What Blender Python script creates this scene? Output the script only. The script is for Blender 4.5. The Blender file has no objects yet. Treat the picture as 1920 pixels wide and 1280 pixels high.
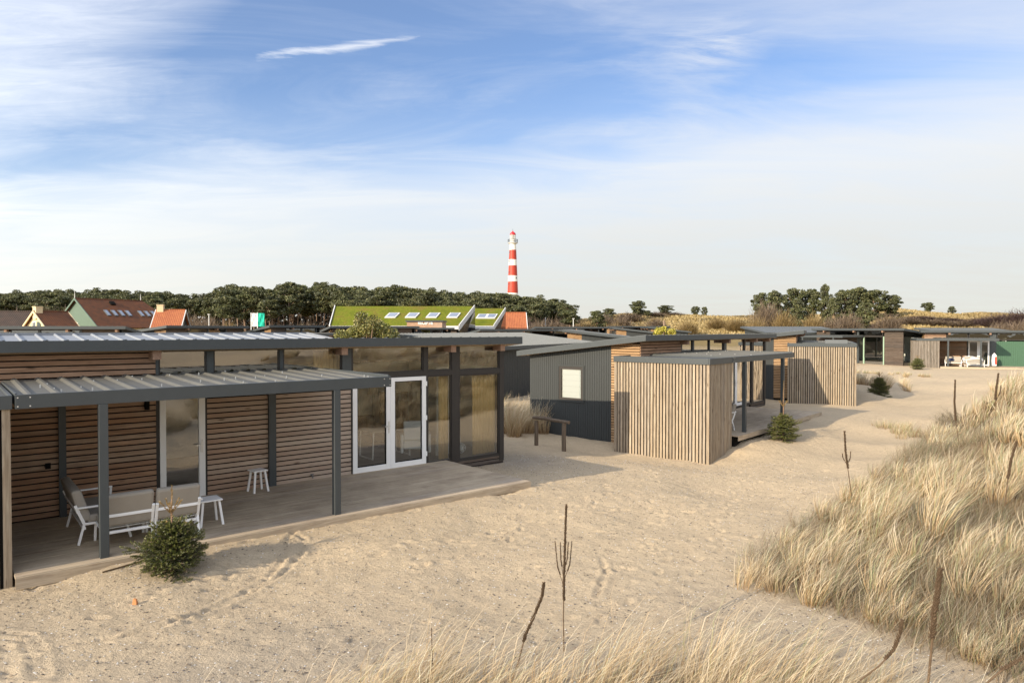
import bpy, math, random
import numpy as np
from mathutils import Vector, Matrix

S = bpy.context.scene
COL = S.collection
R = math.radians
rng = np.random.default_rng(7)
random.seed(7)

# ------------------------------------------------------------------ camera
CZ = 3.45
PITCH = math.atan(22 / 1280)
cam_d = bpy.data.cameras.new('camera')
cam_d.lens = 24; cam_d.sensor_width = 36; cam_d.clip_start = 0.05; cam_d.clip_end = 6000
cam = bpy.data.objects.new('camera', cam_d); COL.objects.link(cam)
cam.location = (0, 0, CZ); cam.rotation_euler = (R(90) - PITCH, 0, 0)
S.camera = cam

# ------------------------------------------------------------------ light
SUN_AZ, SUN_EL = 229.8, 21.5          # compass bearing of the sun from +Y clockwise
L = Vector((math.sin(R(SUN_AZ - 180)) * math.cos(R(SUN_EL)), math.cos(R(SUN_AZ - 180)) * math.cos(R(SUN_EL)), -math.sin(R(SUN_EL))))
sd = bpy.data.lights.new('sun', 'SUN'); sd.energy = 4.9; sd.angle = R(0.5); sd.color = (1.0, 0.855, 0.65)
sun = bpy.data.objects.new('sun', sd); COL.objects.link(sun)
sun.rotation_euler = L.to_track_quat('-Z', 'Y').to_euler()

S.view_settings.view_transform = 'Standard'; S.view_settings.look = 'None'
S.view_settings.exposure = 0.45; S.view_settings.gamma = 1
S.cycles.max_bounces = 7; S.cycles.transparent_max_bounces = 16
S.cycles.use_denoising = True
S.cycles.caustics_reflective = False; S.cycles.caustics_refractive = False

# ------------------------------------------------------------------ node helper
class NT:
    def __init__(s, tree): s.t = tree; s.n = tree.nodes; s.l = tree.links
    def node(s, kind, **kw):
        n = s.n.new(kind)
        for k, v in kw.items(): setattr(n, k, v)
        return n
    def put(s, sock, v):
        if isinstance(v, bpy.types.NodeSocket): s.l.new(v, sock)
        elif isinstance(v, bpy.types.Node): s.l.new(v.outputs[0], sock)
        elif v is not None:
            if sock.type == 'RGBA' and len(v) == 3: v = (*v, 1)
            sock.default_value = v
    def m(s, op, a, b=None, c=None, clamp=False):
        n = s.node('ShaderNodeMath', operation=op, use_clamp=clamp)
        s.put(n.inputs[0], a)
        if b is not None: s.put(n.inputs[1], b)
        if c is not None: s.put(n.inputs[2], c)
        return n.outputs[0]
    def mix(s, f, a, b, mode='MIX'):
        n = s.node('ShaderNodeMix', data_type='RGBA', blend_type=mode)
        s.put(n.inputs[0], f); s.put(n.inputs[6], a); s.put(n.inputs[7], b)
        return n.outputs[2]
    def ramp(s, f, stops, interp='LINEAR'):
        n = s.node('ShaderNodeValToRGB'); s.put(n.inputs[0], f)
        cr = n.color_ramp; cr.interpolation = interp
        while len(cr.elements) < len(stops): cr.elements.new(0.5)
        for e, (p, c) in zip(cr.elements, stops):
            e.position = p; e.color = (c, c, c, 1) if isinstance(c, (int, float)) else (*c, 1)
        return n.outputs[0]
    def noise(s, vec, scale, detail=4, rough=.55, dist=0., dim='3D'):
        n = s.node('ShaderNodeTexNoise', noise_dimensions=dim)
        if vec is not None: s.put(n.inputs['Vector'], vec)
        s.put(n.inputs['Scale'], scale); s.put(n.inputs['Detail'], detail)
        s.put(n.inputs['Roughness'], rough); s.put(n.inputs['Distortion'], dist)
        return n.outputs[0]
    def mapping(s, vec, scale=(1, 1, 1), rot=(0, 0, 0), loc=(0, 0, 0)):
        n = s.node('ShaderNodeMapping'); s.put(n.inputs[0], vec)
        n.inputs['Scale'].default_value = scale; n.inputs['Rotation'].default_value = rot; n.inputs['Location'].default_value = loc
        return n.outputs[0]

# ------------------------------------------------------------------ world sky with procedural cirrus
W = bpy.data.worlds.new('World'); S.world = W; W.use_nodes = True
t = NT(W.node_tree); t.n.clear()
wo = t.node('ShaderNodeOutputWorld'); bg = t.node('ShaderNodeBackground')
sky = t.node('ShaderNodeTexSky', sky_type='NISHITA', sun_disc=False)
sky.sun_elevation = R(SUN_EL); sky.sun_rotation = R(SUN_AZ)
sky.altitude = 10; sky.air_density = 1.0; sky.dust_density = 0.6; sky.ozone_density = 2.0
tc = t.node('ShaderNodeTexCoord'); sep = t.node('ShaderNodeSeparateXYZ'); t.put(sep.inputs[0], tc.outputs['Generated'])
X, Y, Z = sep.outputs
rho = t.m('SQRT', t.m('ADD', t.m('MULTIPLY', X, X), t.m('MULTIPLY', Y, Y)))
AZ = t.m('ARCTAN2', X, Y)                     # 0 to the north, + to the east
EL = t.m('ARCTAN2', Z, rho)
# cloud coordinates on a high sheet
zz = t.m('ADD', t.m('MAXIMUM', Z, 0.0), 0.10)
cx = t.m('DIVIDE', X, zz); cy = t.m('DIVIDE', Y, zz)
cmb = t.node('ShaderNodeCombineXYZ'); t.put(cmb.inputs[0], cx); t.put(cmb.inputs[1], cy)
big = t.noise(t.mapping(cmb, (.5, .9, 1), (0, 0, R(-14))), .9, 3, .5, .6)
wisp = t.noise(t.mapping(cmb, (.7, 1.7, 1), (0, 0, R(-16))), 1.2, 9, .60, .9)
fine = t.noise(t.mapping(cmb, (1.0, 4.0, 1), (0, 0, R(-22))), 2.6, 9, .70, .8)
# broad veil: everything under a slanted edge
edge = t.m('ADD', t.m('MULTIPLY', AZ, 0.10), 0.262)
edge = t.m('ADD', edge, t.m('MULTIPLY', t.m('SUBTRACT', big, .5), 0.16))
edge = t.m('ADD', edge, t.m('MULTIPLY', t.m('SUBTRACT', wisp, .5), 0.10))
d = t.m('SUBTRACT', edge, EL)
veil = t.ramp(t.m('ADD', t.m('MULTIPLY', d, 4.0), .42, clamp=True), [(0.0, 0.08), (.30, .20), (.5, .56), (.66, .84), (1.0, .96)])
veil = t.m('MULTIPLY', veil, t.m('ADD', .84, t.m('MULTIPLY', wisp, .26)), clamp=True)
# upper left feathered bank
dl = t.m('SUBTRACT', t.m('SUBTRACT', -0.385, AZ), t.m('MULTIPLY', t.m('SUBTRACT', 0.47, EL), .95))
bank = t.ramp(t.m('ADD', t.m('MULTIPLY', t.m('ADD', dl, t.m('MULTIPLY', t.m('SUBTRACT', wisp, .5), .26)), 7.0), .5, clamp=True), [(0, 0), (1, .58)])
bank = t.m('MULTIPLY', bank, t.ramp(fine, [(.25, .62), (.6, 1.0)]))
# right upper haze of cirrus
dr = t.m('ADD', t.m('SUBTRACT', AZ, 0.20), t.m('MULTIPLY', t.m('SUBTRACT', wisp, .5), .9))
rb = t.m('MULTIPLY', t.ramp(t.m('MULTIPLY', dr, 2.0, clamp=True), [(0, 0), (.6, .30), (1, .40)]), t.ramp(wisp, [(.30, .6), (.62, 1.0)]))
# thin streaks everywhere
st = t.m('MULTIPLY', t.ramp(wisp, [(.44, 0), (.70, .30)]), t.ramp(fine, [(.35, .3), (.65, 1)]))
# the single bright streak: line in (AZ,EL)
ca, ce = -0.245, 0.378
ax = t.m('SUBTRACT', AZ, ca); ex = t.m('SUBTRACT', EL, ce)
ux = t.m('ADD', t.m('MULTIPLY', ax, .979), t.m('MULTIPLY', ex, .20))
uy = t.m('SUBTRACT', t.m('MULTIPLY', ex, .979), t.m('MULTIPLY', ax, .20))
uy = t.m('ADD', uy, t.m('MULTIPLY', t.m('SUBTRACT', fine, .5), .028))
along = t.m('SUBTRACT', 1.0, t.m('POWER', t.m('ABSOLUTE', t.m('DIVIDE', ux, .115)), 2.0), clamp=True)
wid = t.m('MULTIPLY', .0062, t.m('ADD', .35, along))
across = t.m('SUBTRACT', 1.0, t.m('DIVIDE', t.m('ABSOLUTE', uy), wid), clamp=True)
strk = t.m('MULTIPLY', t.m('MULTIPLY', across, t.m('POWER', along, .6)), .75)
# small tuft
ax2 = t.m('SUBTRACT', AZ, 0.285); ex2 = t.m('SUBTRACT', EL, 0.375)
r2 = t.m('SQRT', t.m('ADD', t.m('MULTIPLY', ax2, ax2), t.m('MULTIPLY', t.m('MULTIPLY', ex2, ex2), 3.0)))
tuft = t.m('MULTIPLY', t.m('SUBTRACT', 1.0, t.m('DIVIDE', r2, .085), clamp=True), t.ramp(fine, [(.38, 0), (.66, .8)]))
one = 1.0
inv = t.m('MULTIPLY', t.m('SUBTRACT', 1, veil), t.m('SUBTRACT', 1, bank))
inv = t.m('MULTIPLY', inv, t.m('SUBTRACT', 1, rb))
inv = t.m('MULTIPLY', inv, t.m('SUBTRACT', 1, st, clamp=True))
inv = t.m('MULTIPLY', inv, t.m('SUBTRACT', 1, strk, clamp=True))
inv = t.m('MULTIPLY', inv, t.m('SUBTRACT', 1, tuft, clamp=True))
cov = t.m('SUBTRACT', 1, inv, clamp=True)
hz = t.ramp(t.m('MULTIPLY', EL, 2.0, clamp=True), [(0, (5.25, 5.3, 5.1)), (.22, (5.45, 5.65, 5.75)), (.45, (6.0, 6.3, 6.7)), (1, (5.6, 6.0, 7.0))])
skyc = t.mix(1.0, sky.outputs[0], (1.0, 1.17, 1.43), 'MULTIPLY')
# extra cloud glow toward the sun, added out of view to lift shaded walls
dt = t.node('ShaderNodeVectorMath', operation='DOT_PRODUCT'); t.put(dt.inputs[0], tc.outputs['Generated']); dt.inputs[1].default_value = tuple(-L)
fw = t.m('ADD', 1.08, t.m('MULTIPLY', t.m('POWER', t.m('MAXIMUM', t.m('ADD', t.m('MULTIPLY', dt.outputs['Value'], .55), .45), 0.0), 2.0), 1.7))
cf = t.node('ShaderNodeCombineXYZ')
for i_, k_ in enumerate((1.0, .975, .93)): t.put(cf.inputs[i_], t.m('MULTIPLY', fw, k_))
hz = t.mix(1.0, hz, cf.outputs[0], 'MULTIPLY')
behind = t.ramp(t.m('ADD', t.m('MULTIPLY', dt.outputs['Value'], .6), .5, clamp=True), [(.45, 0), (.8, .8)])  # unseen cloud cover on the sun side, added to fill the shade
cov = t.m('MAXIMUM', cov, behind)
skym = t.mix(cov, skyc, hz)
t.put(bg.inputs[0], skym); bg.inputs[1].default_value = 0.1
t.put(wo.inputs[0], bg)

# ------------------------------------------------------------------ materials
MATS = {}
def newmat(name):
    m = bpy.data.materials.new(name); m.use_nodes = True
    k = NT(m.node_tree); k.n.clear()
    out = k.node('ShaderNodeOutputMaterial'); MATS[name] = m
    return m, k, out
def principled(k, out, base, rough=.6, metal=0., spec=.5, bump=None, bstr=.3, bdist=.01, normal=None):
    p = k.node('ShaderNodeBsdfPrincipled')
    k.put(p.inputs['Base Color'], base); k.put(p.inputs['Roughness'], rough); k.put(p.inputs['Metallic'], metal)
    k.put(p.inputs['Specular IOR Level'], spec)
    if bump is not None:
        b = k.node('ShaderNodeBump'); b.inputs['Strength'].default_value = bstr; b.inputs['Distance'].default_value = bdist
        k.put(b.inputs['Height'], bump); k.put(p.inputs['Normal'], b)
    k.put(out.inputs[0], p); return p
def obj_co(k): return k.node('ShaderNodeTexCoord').outputs['Object']
def island(k): return k.node('ShaderNodeNewGeometry').outputs['Random Per Island']

def wood(name, cols, stretch, knots=True, rough=.75, dirt=0.35, grey=None, dust=0.):
    """cols: list of linear colours picked per board; stretch: axis of the grain (0,1,2)"""
    m, k, out = newmat(name)
    co = obj_co(k); isl = island(k)
    sc = [14, 14, 14]; sc[stretch] = 0.9
    off = k.node('ShaderNodeCombineXYZ'); v = k.m('MULTIPLY', isl, 37.0)
    for i in range(3): k.put(off.inputs[i], v)
    add = k.node('ShaderNodeVectorMath', operation='ADD'); k.put(add.inputs[0], co); k.put(add.inputs[1], off)
    g = k.noise(k.mapping(add, tuple(sc)), 2.2, 6, .62, .4)
    n = len(cols)
    base = k.ramp(isl, [(i / max(1, n - 1), c) for i, c in enumerate(cols)])
    base = k.mix(k.ramp(g, [(.3, 1), (.7, 0)]), base, k.mix(1, base, (.55, .50, .46), 'MULTIPLY'))
    blot = k.noise(add, 1.7, 3, .6)
    base = k.mix(k.m('MULTIPLY', k.ramp(blot, [(.42, 0), (.7, 1)]), dirt), base, k.mix(1, base, (.62, .64, .66), 'MULTIPLY'))
    if grey:
        sx_ = k.node('ShaderNodeSeparateXYZ'); k.put(sx_.inputs[0], co)
        gx_ = k.m('ADD', sx_.outputs[0], k.m('MULTIPLY', k.m('SUBTRACT', blot, .5), 2.2))
        base = k.mix(k.ramp(k.m('MULTIPLY', k.m('SUBTRACT', gx_, 2.2), .2, clamp=True), [(0, 0), (1, .8)]), base, k.mix(isl, grey[0], grey[1]))
    if dust:
        dn = k.noise(co, .9, 6, .72)
        base = k.mix(k.m('MULTIPLY', k.ramp(dn, [(.42, 0), (.62, 1)]), dust), base, (.52, .42, .29))
    if knots:
        vo = k.node('ShaderNodeTexVoronoi', feature='F1'); s2 = [7, 7, 7]; s2[stretch] = 1.7
        k.put(vo.inputs['Vector'], k.mapping(add, tuple(s2))); vo.inputs['Scale'].default_value = 1.0
        kn = k.ramp(vo.outputs['Distance'], [(.05, 1), (.16, 0)])
        base = k.mix(k.m('MULTIPLY', kn, .75), base, (.07, .04, .022))
    principled(k, out, base, rough, 0, .25, g, .35, .004)
    return m

M_slat_warm = wood('wood_slat_warm', [(.50, .295, .175), (.42, .25, .155), (.56, .36, .235), (.47, .31, .21), (.53, .385, .275)], 0, grey=((.42, .34, .27), (.53, .44, .355)))
M_slat_vert = wood('wood_slat_weathered', [(.40, .325, .23), (.47, .385, .275), (.33, .27, .195), (.50, .41, .30), (.36, .31, .245)], 2)
M_slat_greyv = wood('wood_slat_vertical_grey', [(.30, .265, .22), (.36, .32, .27), (.26, .23, .19)], 2)
M_slat_orange = wood('wood_slat_fresh', [(.52, .33, .17), (.45, .29, .16), (.58, .39, .22)], 1)
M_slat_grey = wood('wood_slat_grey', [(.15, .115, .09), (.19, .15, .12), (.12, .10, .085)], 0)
M_beam = wood('wood_beam', [(.34, .215, .145), (.40, .26, .18)], 1, knots=False)
M_deck = wood('wood_deck', [(.52, .43, .31), (.43, .35, .25), (.58, .48, .35), (.47, .39, .30)], 0, knots=False, rough=.8, dust=.55)
M_rail = wood('wood_rail', [(.16, .125, .09), (.2, .155, .115)], 2, rough=.85)

def plain(name, c, rough=.5, metal=0., spec=.5, var=.12, scale=6, bstr=.1, bscale=60):
    m, k, out = newmat(name); co = obj_co(k)
    n = k.noise(co, scale, 4, .6)
    base = k.mix(k.m('MULTIPLY', n, 1.0), tuple(x * (1 - var) for x in c), tuple(min(1, x * (1 + var)) for x in c))
    rr = k.m('ADD', rough - .08, k.m('MULTIPLY', k.noise(co, scale * 2.3, 3), .16))
    principled(k, out, base, rr, metal, spec, k.noise(co, bscale, 3), bstr, .002)
    return m
M_anth = plain('anthracite_metal', (.060, .068, .070), .42, 0, .4)
M_roofm = plain('roof_sheet_grey', (.125, .135, .14), .45, .1, .5, .10, 1.5)
M_canroof = plain('canopy_sheet', (.105, .102, .088), .58, .15, .5, .2, 2.2)
M_flatroof = plain('roof_felt', (.075, .078, .080), .8, 0, .3, .25, 2)
M_siding = plain('dark_siding', (.038, .042, .0415), .55, 0, .35, .10, 2.5)
M_black = plain('black_backing', (.010, .009, .008), .9, 0, .1)
M_dark = plain('dark_brown_frame', (.035, .030, .026), .5, 0, .4)
M_white = plain('white_paint', (.87, .86, .83), .4, 0, .4, .03)
M_trimw = plain('pale_trim', (.62, .62, .60), .5, 0, .4, .06)
M_taupe = plain('taupe_fabric', (.33, .295, .245), .95, 0, .1, .12, 5, .5, 400)
M_blind = plain('cream_blind', (.74, .80, .83), .8, 0, .2, .03)
M_lining = plain('interior_paint', (.56, .58, .52), .8, 0, .2, .05)
M_ceiling = plain('ceiling_wood', (.50, .37, .22), .6, 0, .3, .1)
M_ifloor = plain('interior_floor', (.11, .10, .085), .35, 0, .4, .2)
M_sofa = plain('dark_sofa_fabric', (.10, .088, .078), .95, 0, .1)
M_brownc = plain('brown_leather', (.07, .035, .02), .5, 0, .4)
M_greenw = plain('green_paint', (.055, .12, .072), .5, 0, .4, .1)
M_paleg = plain('pale_green_paint', (.30, .42, .30), .6, 0, .3, .1)
M_redw = plain('lighthouse_red', (.42, .045, .022), .5, 0, .4, .12, .12)
M_whitew = plain('lighthouse_white', (.80, .78, .70), .5, 0, .4, .05, .12)
M_redroof = plain('lantern_red', (.50, .02, .025), .4, 0, .4, .1)
M_cream = plain('cream_brick', (.68, .55, .34), .8, 0, .3, .10, 3)
M_greeng = plain('green_boards', (.115, .165, .125), .6, 0, .3, .12, 2)
M_bolt = plain('zinc_bolt', (.7, .7, .68), .3, .6, .5)
M_stone = plain('brick_fragment', (.50, .22, .09), .8, 0, .2)
M_towel = plain('white_cloth', (.75, .75, .76), .9, 0, .1, .05)
M_red = plain('red_plastic', (.55, .06, .03), .4)
M_navy = plain('navy_cloth', (.03, .04, .10), .9)
M_bark = plain('pine_bark', (.27, .19, .14), .9, 0, .1, .35, 3, .6, 20)
M_stalk = plain('dead_stalk', (.115, .078, .048), .85, 0, .15, .45, 30, .6, 90)
M_solar = plain('solar_glass', (.03, .045, .09), .15, 0, .6, .1)

def tile_roof(name, c1, c2, moss=0):
    m, k, out = newmat(name); co = obj_co(k)
    n = k.noise(co, 1.2, 4, .7); n2 = k.noise(co, 9, 3, .7)
    base = k.mix(k.ramp(n, [(.35, 0), (.65, 1)]), c1, c2)
    base = k.mix(k.m('MULTIPLY', k.ramp(n2, [(.4, 0), (.7, 1)]), .5), base, k.mix(1, base, (.5, .5, .5), 'MULTIPLY'))
    wv = k.node('ShaderNodeTexWave', wave_type='BANDS', bands_direction='X'); k.put(wv.inputs[0], co); wv.inputs['Scale'].default_value = 1.1
    principled(k, out, base, .75, 0, .3, wv.outputs[1], .6, .04)
    return m
M_tile_brown = tile_roof('brown_roof_tiles', (.17, .062, .024), (.095, .042, .02))
M_tile_orange = tile_roof('orange_roof_tiles', (.42, .145, .055), (.32, .10, .045))
M_tile_dark = tile_roof('dark_roof_tiles', (.07, .045, .033), (.045, .033, .026))
# moss / sedum roof
m, k, out = newmat('sedum_roof'); co = obj_co(k)
n = k.noise(co, .5, 6, .7); n2 = k.noise(co, 3.5, 5, .7)
b_ = k.ramp(n, [(.3, (.105, .135, .012)), (.5, (.165, .185, .016)), (.62, (.19, .15, .03))])
b_ = k.mix(k.ramp(n2, [(.35, .6), (.65, 0)]), b_, (.07, .075, .012))
principled(k, out, b_, .95, 0, .1, n2, .8, .1); M_sedum = MATS['sedum_roof']

def glass(name, tint=(.90, .91, .87), extra=1.9, rough=0.0):
    m, k, out = newmat(name)
    g = k.node('ShaderNodeNewGeometry'); dot = k.node('ShaderNodeVectorMath', operation='DOT_PRODUCT')
    k.put(dot.inputs[0], g.outputs['Incoming']); k.put(dot.inputs[1], g.outputs['Normal'])
    c = k.m('ABSOLUTE', dot.outputs['Value'])
    f = k.m('ADD', .045, k.m('MULTIPLY', .955, k.m('POWER', k.m('SUBTRACT', 1, c, clamp=True), 4.2)))
    f = k.m('MULTIPLY', f, extra, clamp=True)
    tr = k.node('ShaderNodeBsdfTransparent'); k.put(tr.inputs[0], tint)
    gl = k.node('ShaderNodeBsdfGlossy'); k.put(gl.inputs['Roughness'], rough)
    n = k.noise(obj_co(k), .9, 2, .5)
    bp = k.node('ShaderNodeBump'); bp.inputs['Strength'].default_value = .06; bp.inputs['Distance'].default_value = .05
    k.put(bp.inputs['Height'], n); k.put(gl.inputs['Normal'], bp)
    mx = k.node('ShaderNodeMixShader'); k.put(mx.inputs[0], f); k.put(mx.inputs[1], tr); k.put(mx.inputs[2], gl)
    k.put(out.inputs[0], mx); return m
M_glass = glass('window_glass', extra=6.2)
M_glass_far = glass('window_glass_far', tint=(.35, .36, .34), extra=4.0)

# curtain
m, k, out = newmat('mustard_curtain'); co = obj_co(k)
n = k.noise(k.mapping(co, (20, 20, 1)), 1.5, 3, .6)
c_ = k.mix(n, (.66, .45, .17), (.80, .58, .26))
df = k.node('ShaderNodeBsdfDiffuse'); k.put(df.inputs[0], c_); tl = k.node('ShaderNodeBsdfTranslucent'); k.put(tl.inputs[0], c_)
mx = k.node('ShaderNodeMixShader'); mx.inputs[0].default_value = .25; k.put(mx.inputs[1], df); k.put(mx.inputs[2], tl); k.put(out.inputs[0], mx)
M_curtain = MATS['mustard_curtain']

# leaf / grass material reading a stored colour
def leafmat(name, transl=.25, rough=.6, gloss=.05):
    m, k, out = newmat(name)
    a = k.node('ShaderNodeAttribute', attribute_name='col')
    df = k.node('ShaderNodeBsdfDiffuse'); k.put(df.inputs[0], a.outputs[0])
    tl = k.node('ShaderNodeBsdfTranslucent'); k.put(tl.inputs[0], a.outputs[0])
    mx = k.node('ShaderNodeMixShader'); mx.inputs[0].default_value = transl; k.put(mx.inputs[1], df); k.put(mx.inputs[2], tl)
    gl = k.node('ShaderNodeBsdfGlossy'); gl.inputs['Roughness'].default_value = rough
    m2 = k.node('ShaderNodeMixShader'); m2.inputs[0].default_value = gloss; k.put(m2.inputs[1], mx); k.put(m2.inputs[2], gl)
    k.put(out.inputs[0], m2); return m
M_leaf = leafmat('foliage')
M_grass = leafmat('dry_grass', .30)
M_needle = leafmat('needles', .10, .45, .06)

# sand
m, k, out = newmat('sand'); co = k.node('ShaderNodeNewGeometry').outputs['Position']
a = k.node('ShaderNodeAttribute', attribute_name='col')      # r: litter cover, g: grey shelly sand, b: far field
sp = k.node('ShaderNodeSeparateColor'); k.put(sp.inputs[0], a.outputs[0])
n1 = k.noise(co, .55, 5, .6); n2 = k.noise(co, 3.0, 6, .65); n3 = k.noise(co, 34, 4, .7); n4 = k.noise(co, 140, 2, .6)
base = k.mix(k.ramp(n1, [(.35, 0), (.65, 1)]), (.55, .435, .29), (.50, .40, .27))
base = k.mix(k.m('MULTIPLY', k.ramp(n2, [(.45, 0), (.75, 1)]), .45), base, (.41, .32, .22))
base = k.mix(sp.outputs[1], base, k.mix(k.ramp(n2, [(.35, 0), (.7, 1)]), (.42, .35, .26), (.34, .285, .215)))
n5 = k.noise(co, 13, 5, .75)
base = k.mix(k.m('MULTIPLY', k.ramp(n5, [(.50, 0), (.66, 1)]), .30), base, k.mix(1, base, (.60, .57, .53), 'MULTIPLY'))
base = k.mix(k.m('MULTIPLY', k.ramp(n5, [(.34, 1), (.46, 0)]), .35), base, k.mix(1, base, (1.28, 1.26, 1.22), 'MULTIPLY'))
base = k.mix(k.m('MULTIPLY', k.ramp(n3, [(.56, 0), (.66, 1)]), k.m('ADD', .40, k.m('MULTIPLY', sp.outputs[1], .35))), base, (.24, .19, .135))
base = k.mix(k.m('MULTIPLY', k.ramp(n4, [(.68, 0), (.74, 1)]), k.m('ADD', .15, k.m('MULTIPLY', sp.outputs[1], .6))), base, (.66, .62, .56))
lit = k.mix(k.ramp(n2, [(.3, 0), (.7, 1)]), (.10, .07, .035), (.20, .14, .075))
base = k.mix(k.m('MULTIPLY', sp.outputs[0], k.ramp(n3, [(.3, 1), (.75, .5)])), base, lit)
far = k.mix(k.ramp(k.noise(co, .06, 6, .7), [(.35, 0), (.65, 1)]), (.33, .245, .11), (.25, .185, .085))
base = k.mix(sp.outputs[2], base, far)
h = k.m('ADD', k.m('MULTIPLY', n3, .6), k.m('MULTIPLY', n4, .35))
h = k.m('ADD', h, k.m('MULTIPLY', n5, 2.0))
principled(k, out, base, .95, 0, .1, h, .85, .026); M_sand = MATS['sand']

# ------------------------------------------------------------------ mesh builder
class MB:
    """collects boxes / tubes / polygons into one mesh"""
    def __init__(s, mir=1): s.v = []; s.f = []; s.mi = []; s.m = 0; s.mir = mir
    def add(s, vs, fs):
        o = len(s.v); s.v.extend([tuple(p) for p in vs])
        for f in fs: s.f.append([i + o for i in f]); s.mi.append(s.m)
    def hexa(s, p):
        s.add(p, [(0, 3, 2, 1), (4, 5, 6, 7), (0, 1, 5, 4), (1, 2, 6, 5), (2, 3, 7, 6), (3, 0, 4, 7)])
    def box(s, x0, x1, y0, y1, z0, z1):
        s.hexa([(x0, y0, z0), (x1, y0, z0), (x1, y1, z0), (x0, y1, z0), (x0, y0, z1), (x1, y0, z1), (x1, y1, z1), (x0, y1, z1)])
    def prism(s, poly, axis, a, b):
        """poly in the two other axes, extruded along axis from a to b"""
        n = len(poly)
        def mk(p, w):
            q = list(p); q.insert(axis, w); return tuple(q)
        vs = [mk(p, a) for p in poly] + [mk(p, b) for p in poly]
        s.add(vs, [tuple(range(n)), tuple(range(2 * n - 1, n - 1, -1))] + [(i, i + n, (i + 1) % n + n, (i + 1) % n) for i in range(n)])
    def tube(s, pts, rad, n=8, cap=True):
        pts = [Vector(p) for p in pts]; rad = rad if hasattr(rad, '__len__') else [rad] * len(pts)
        vs = []; prev = None
        for i, p in enumerate(pts):
            d = (pts[min(i + 1, len(pts) - 1)] - pts[max(i - 1, 0)]).normalized()
            if prev is None:
                up = Vector((0, 0, 1)) if abs(d.z) < .9 else Vector((1, 0, 0)); a = d.cross(up).normalized()
            else: a = (prev - d * prev.dot(d)).normalized()
            prev = a; b = d.cross(a)
            for j in range(n):
                w = 2 * math.pi * j / n; vs.append(p + (a * math.cos(w) + b * math.sin(w)) * rad[i])
        fs = []
        for i in range(len(pts) - 1):
            for j in range(n):
                fs.append((i * n + j, i * n + (j + 1) % n, (i + 1) * n + (j + 1) % n, (i + 1) * n + j))
        if cap: fs.append(tuple(range(n - 1, -1, -1))); fs.append(tuple(range((len(pts) - 1) * n, len(pts) * n)))
        s.add(vs, fs)
    def bar(s, a, b, w, h=None):
        """square bar from a to b"""
        h = h or w; a = Vector(a); b = Vector(b); d = (b - a).normalized()
        up = Vector((0, 0, 1)) if abs(d.z) < .95 else Vector((1, 0, 0))
        r = d.cross(up).normalized() * (w / 2); u = r.cross(d).normalized() * (h / 2)
        s.hexa([a - r - u, a + r - u, a + r + u, a - r + u, b - r - u, b + r - u, b + r + u, b - r + u])
    def lathe(s, prof, n=24, c=(0, 0)):
        vs = []
        for r, z in prof:
            for j in range(n): w = 2 * math.pi * j / n; vs.append((c[0] + r * math.cos(w), c[1] + r * math.sin(w), z))
        fs = [(i * n + j, i * n + (j + 1) % n, (i + 1) * n + (j + 1) % n, (i + 1) * n + j) for i in range(len(prof) - 1) for j in range(n)]
        fs.append(tuple(range(n - 1, -1, -1))); fs.append(tuple(range((len(prof) - 1) * n, len(prof) * n)))
        s.add(vs, fs)
    def build(s, name, mats, parent=None, smooth=False, bevel=0, label=None):
        me = bpy.data.meshes.new(name)
        vs = [(p[0] * s.mir, p[1], p[2]) for p in s.v]
        fs = s.f if s.mir > 0 else [f[::-1] for f in s.f]
        me.from_pydata(vs, [], fs)
        for m_ in (mats if isinstance(mats, (list, tuple)) else [mats]): me.materials.append(m_)
        me.polygons.foreach_set('material_index', s.mi)
        if smooth: me.polygons.foreach_set('use_smooth', [True] * len(fs))
        me.update()
        o = bpy.data.objects.new(name, me); COL.objects.link(o); o.parent = parent
        if bevel:
            b = o.modifiers.new('bevel', 'BEVEL'); b.width = bevel; b.segments = 2; b.limit_method = 'ANGLE'
        if label: o['label'] = label
        return o

def thing(name, label, cat, loc=(0, 0, 0), rz=0., group=None):
    o = bpy.data.objects.new(name, None); COL.objects.link(o); o.empty_display_size = .3
    o.location = loc; o.rotation_euler = (0, 0, rz); tag(o, label, cat, group); return o
def tag(o, label=None, cat=None, group=None, kind=None):
    if label: o['label'] = label
    if cat: o['category'] = cat
    if group: o['group'] = group
    if kind: o['kind'] = kind
    return o
def dup(root, loc=None, rz=None, label=None, group=None, scale=None):
    r = root.copy(); COL.objects.link(r)
    if loc is not None: r.location = loc
    if rz is not None: r.rotation_euler = (0, 0, rz)
    if scale is not None: r.scale = scale if hasattr(scale, '__len__') else (scale,) * 3
    if label: r['label'] = label
    if group: r['group'] = group
    for ch in list(root.children):
        c = ch.copy(); COL.objects.link(c); c.parent = r
        for g in list(ch.children):
            d_ = g.copy(); COL.objects.link(d_); d_.parent = c
    return r
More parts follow.
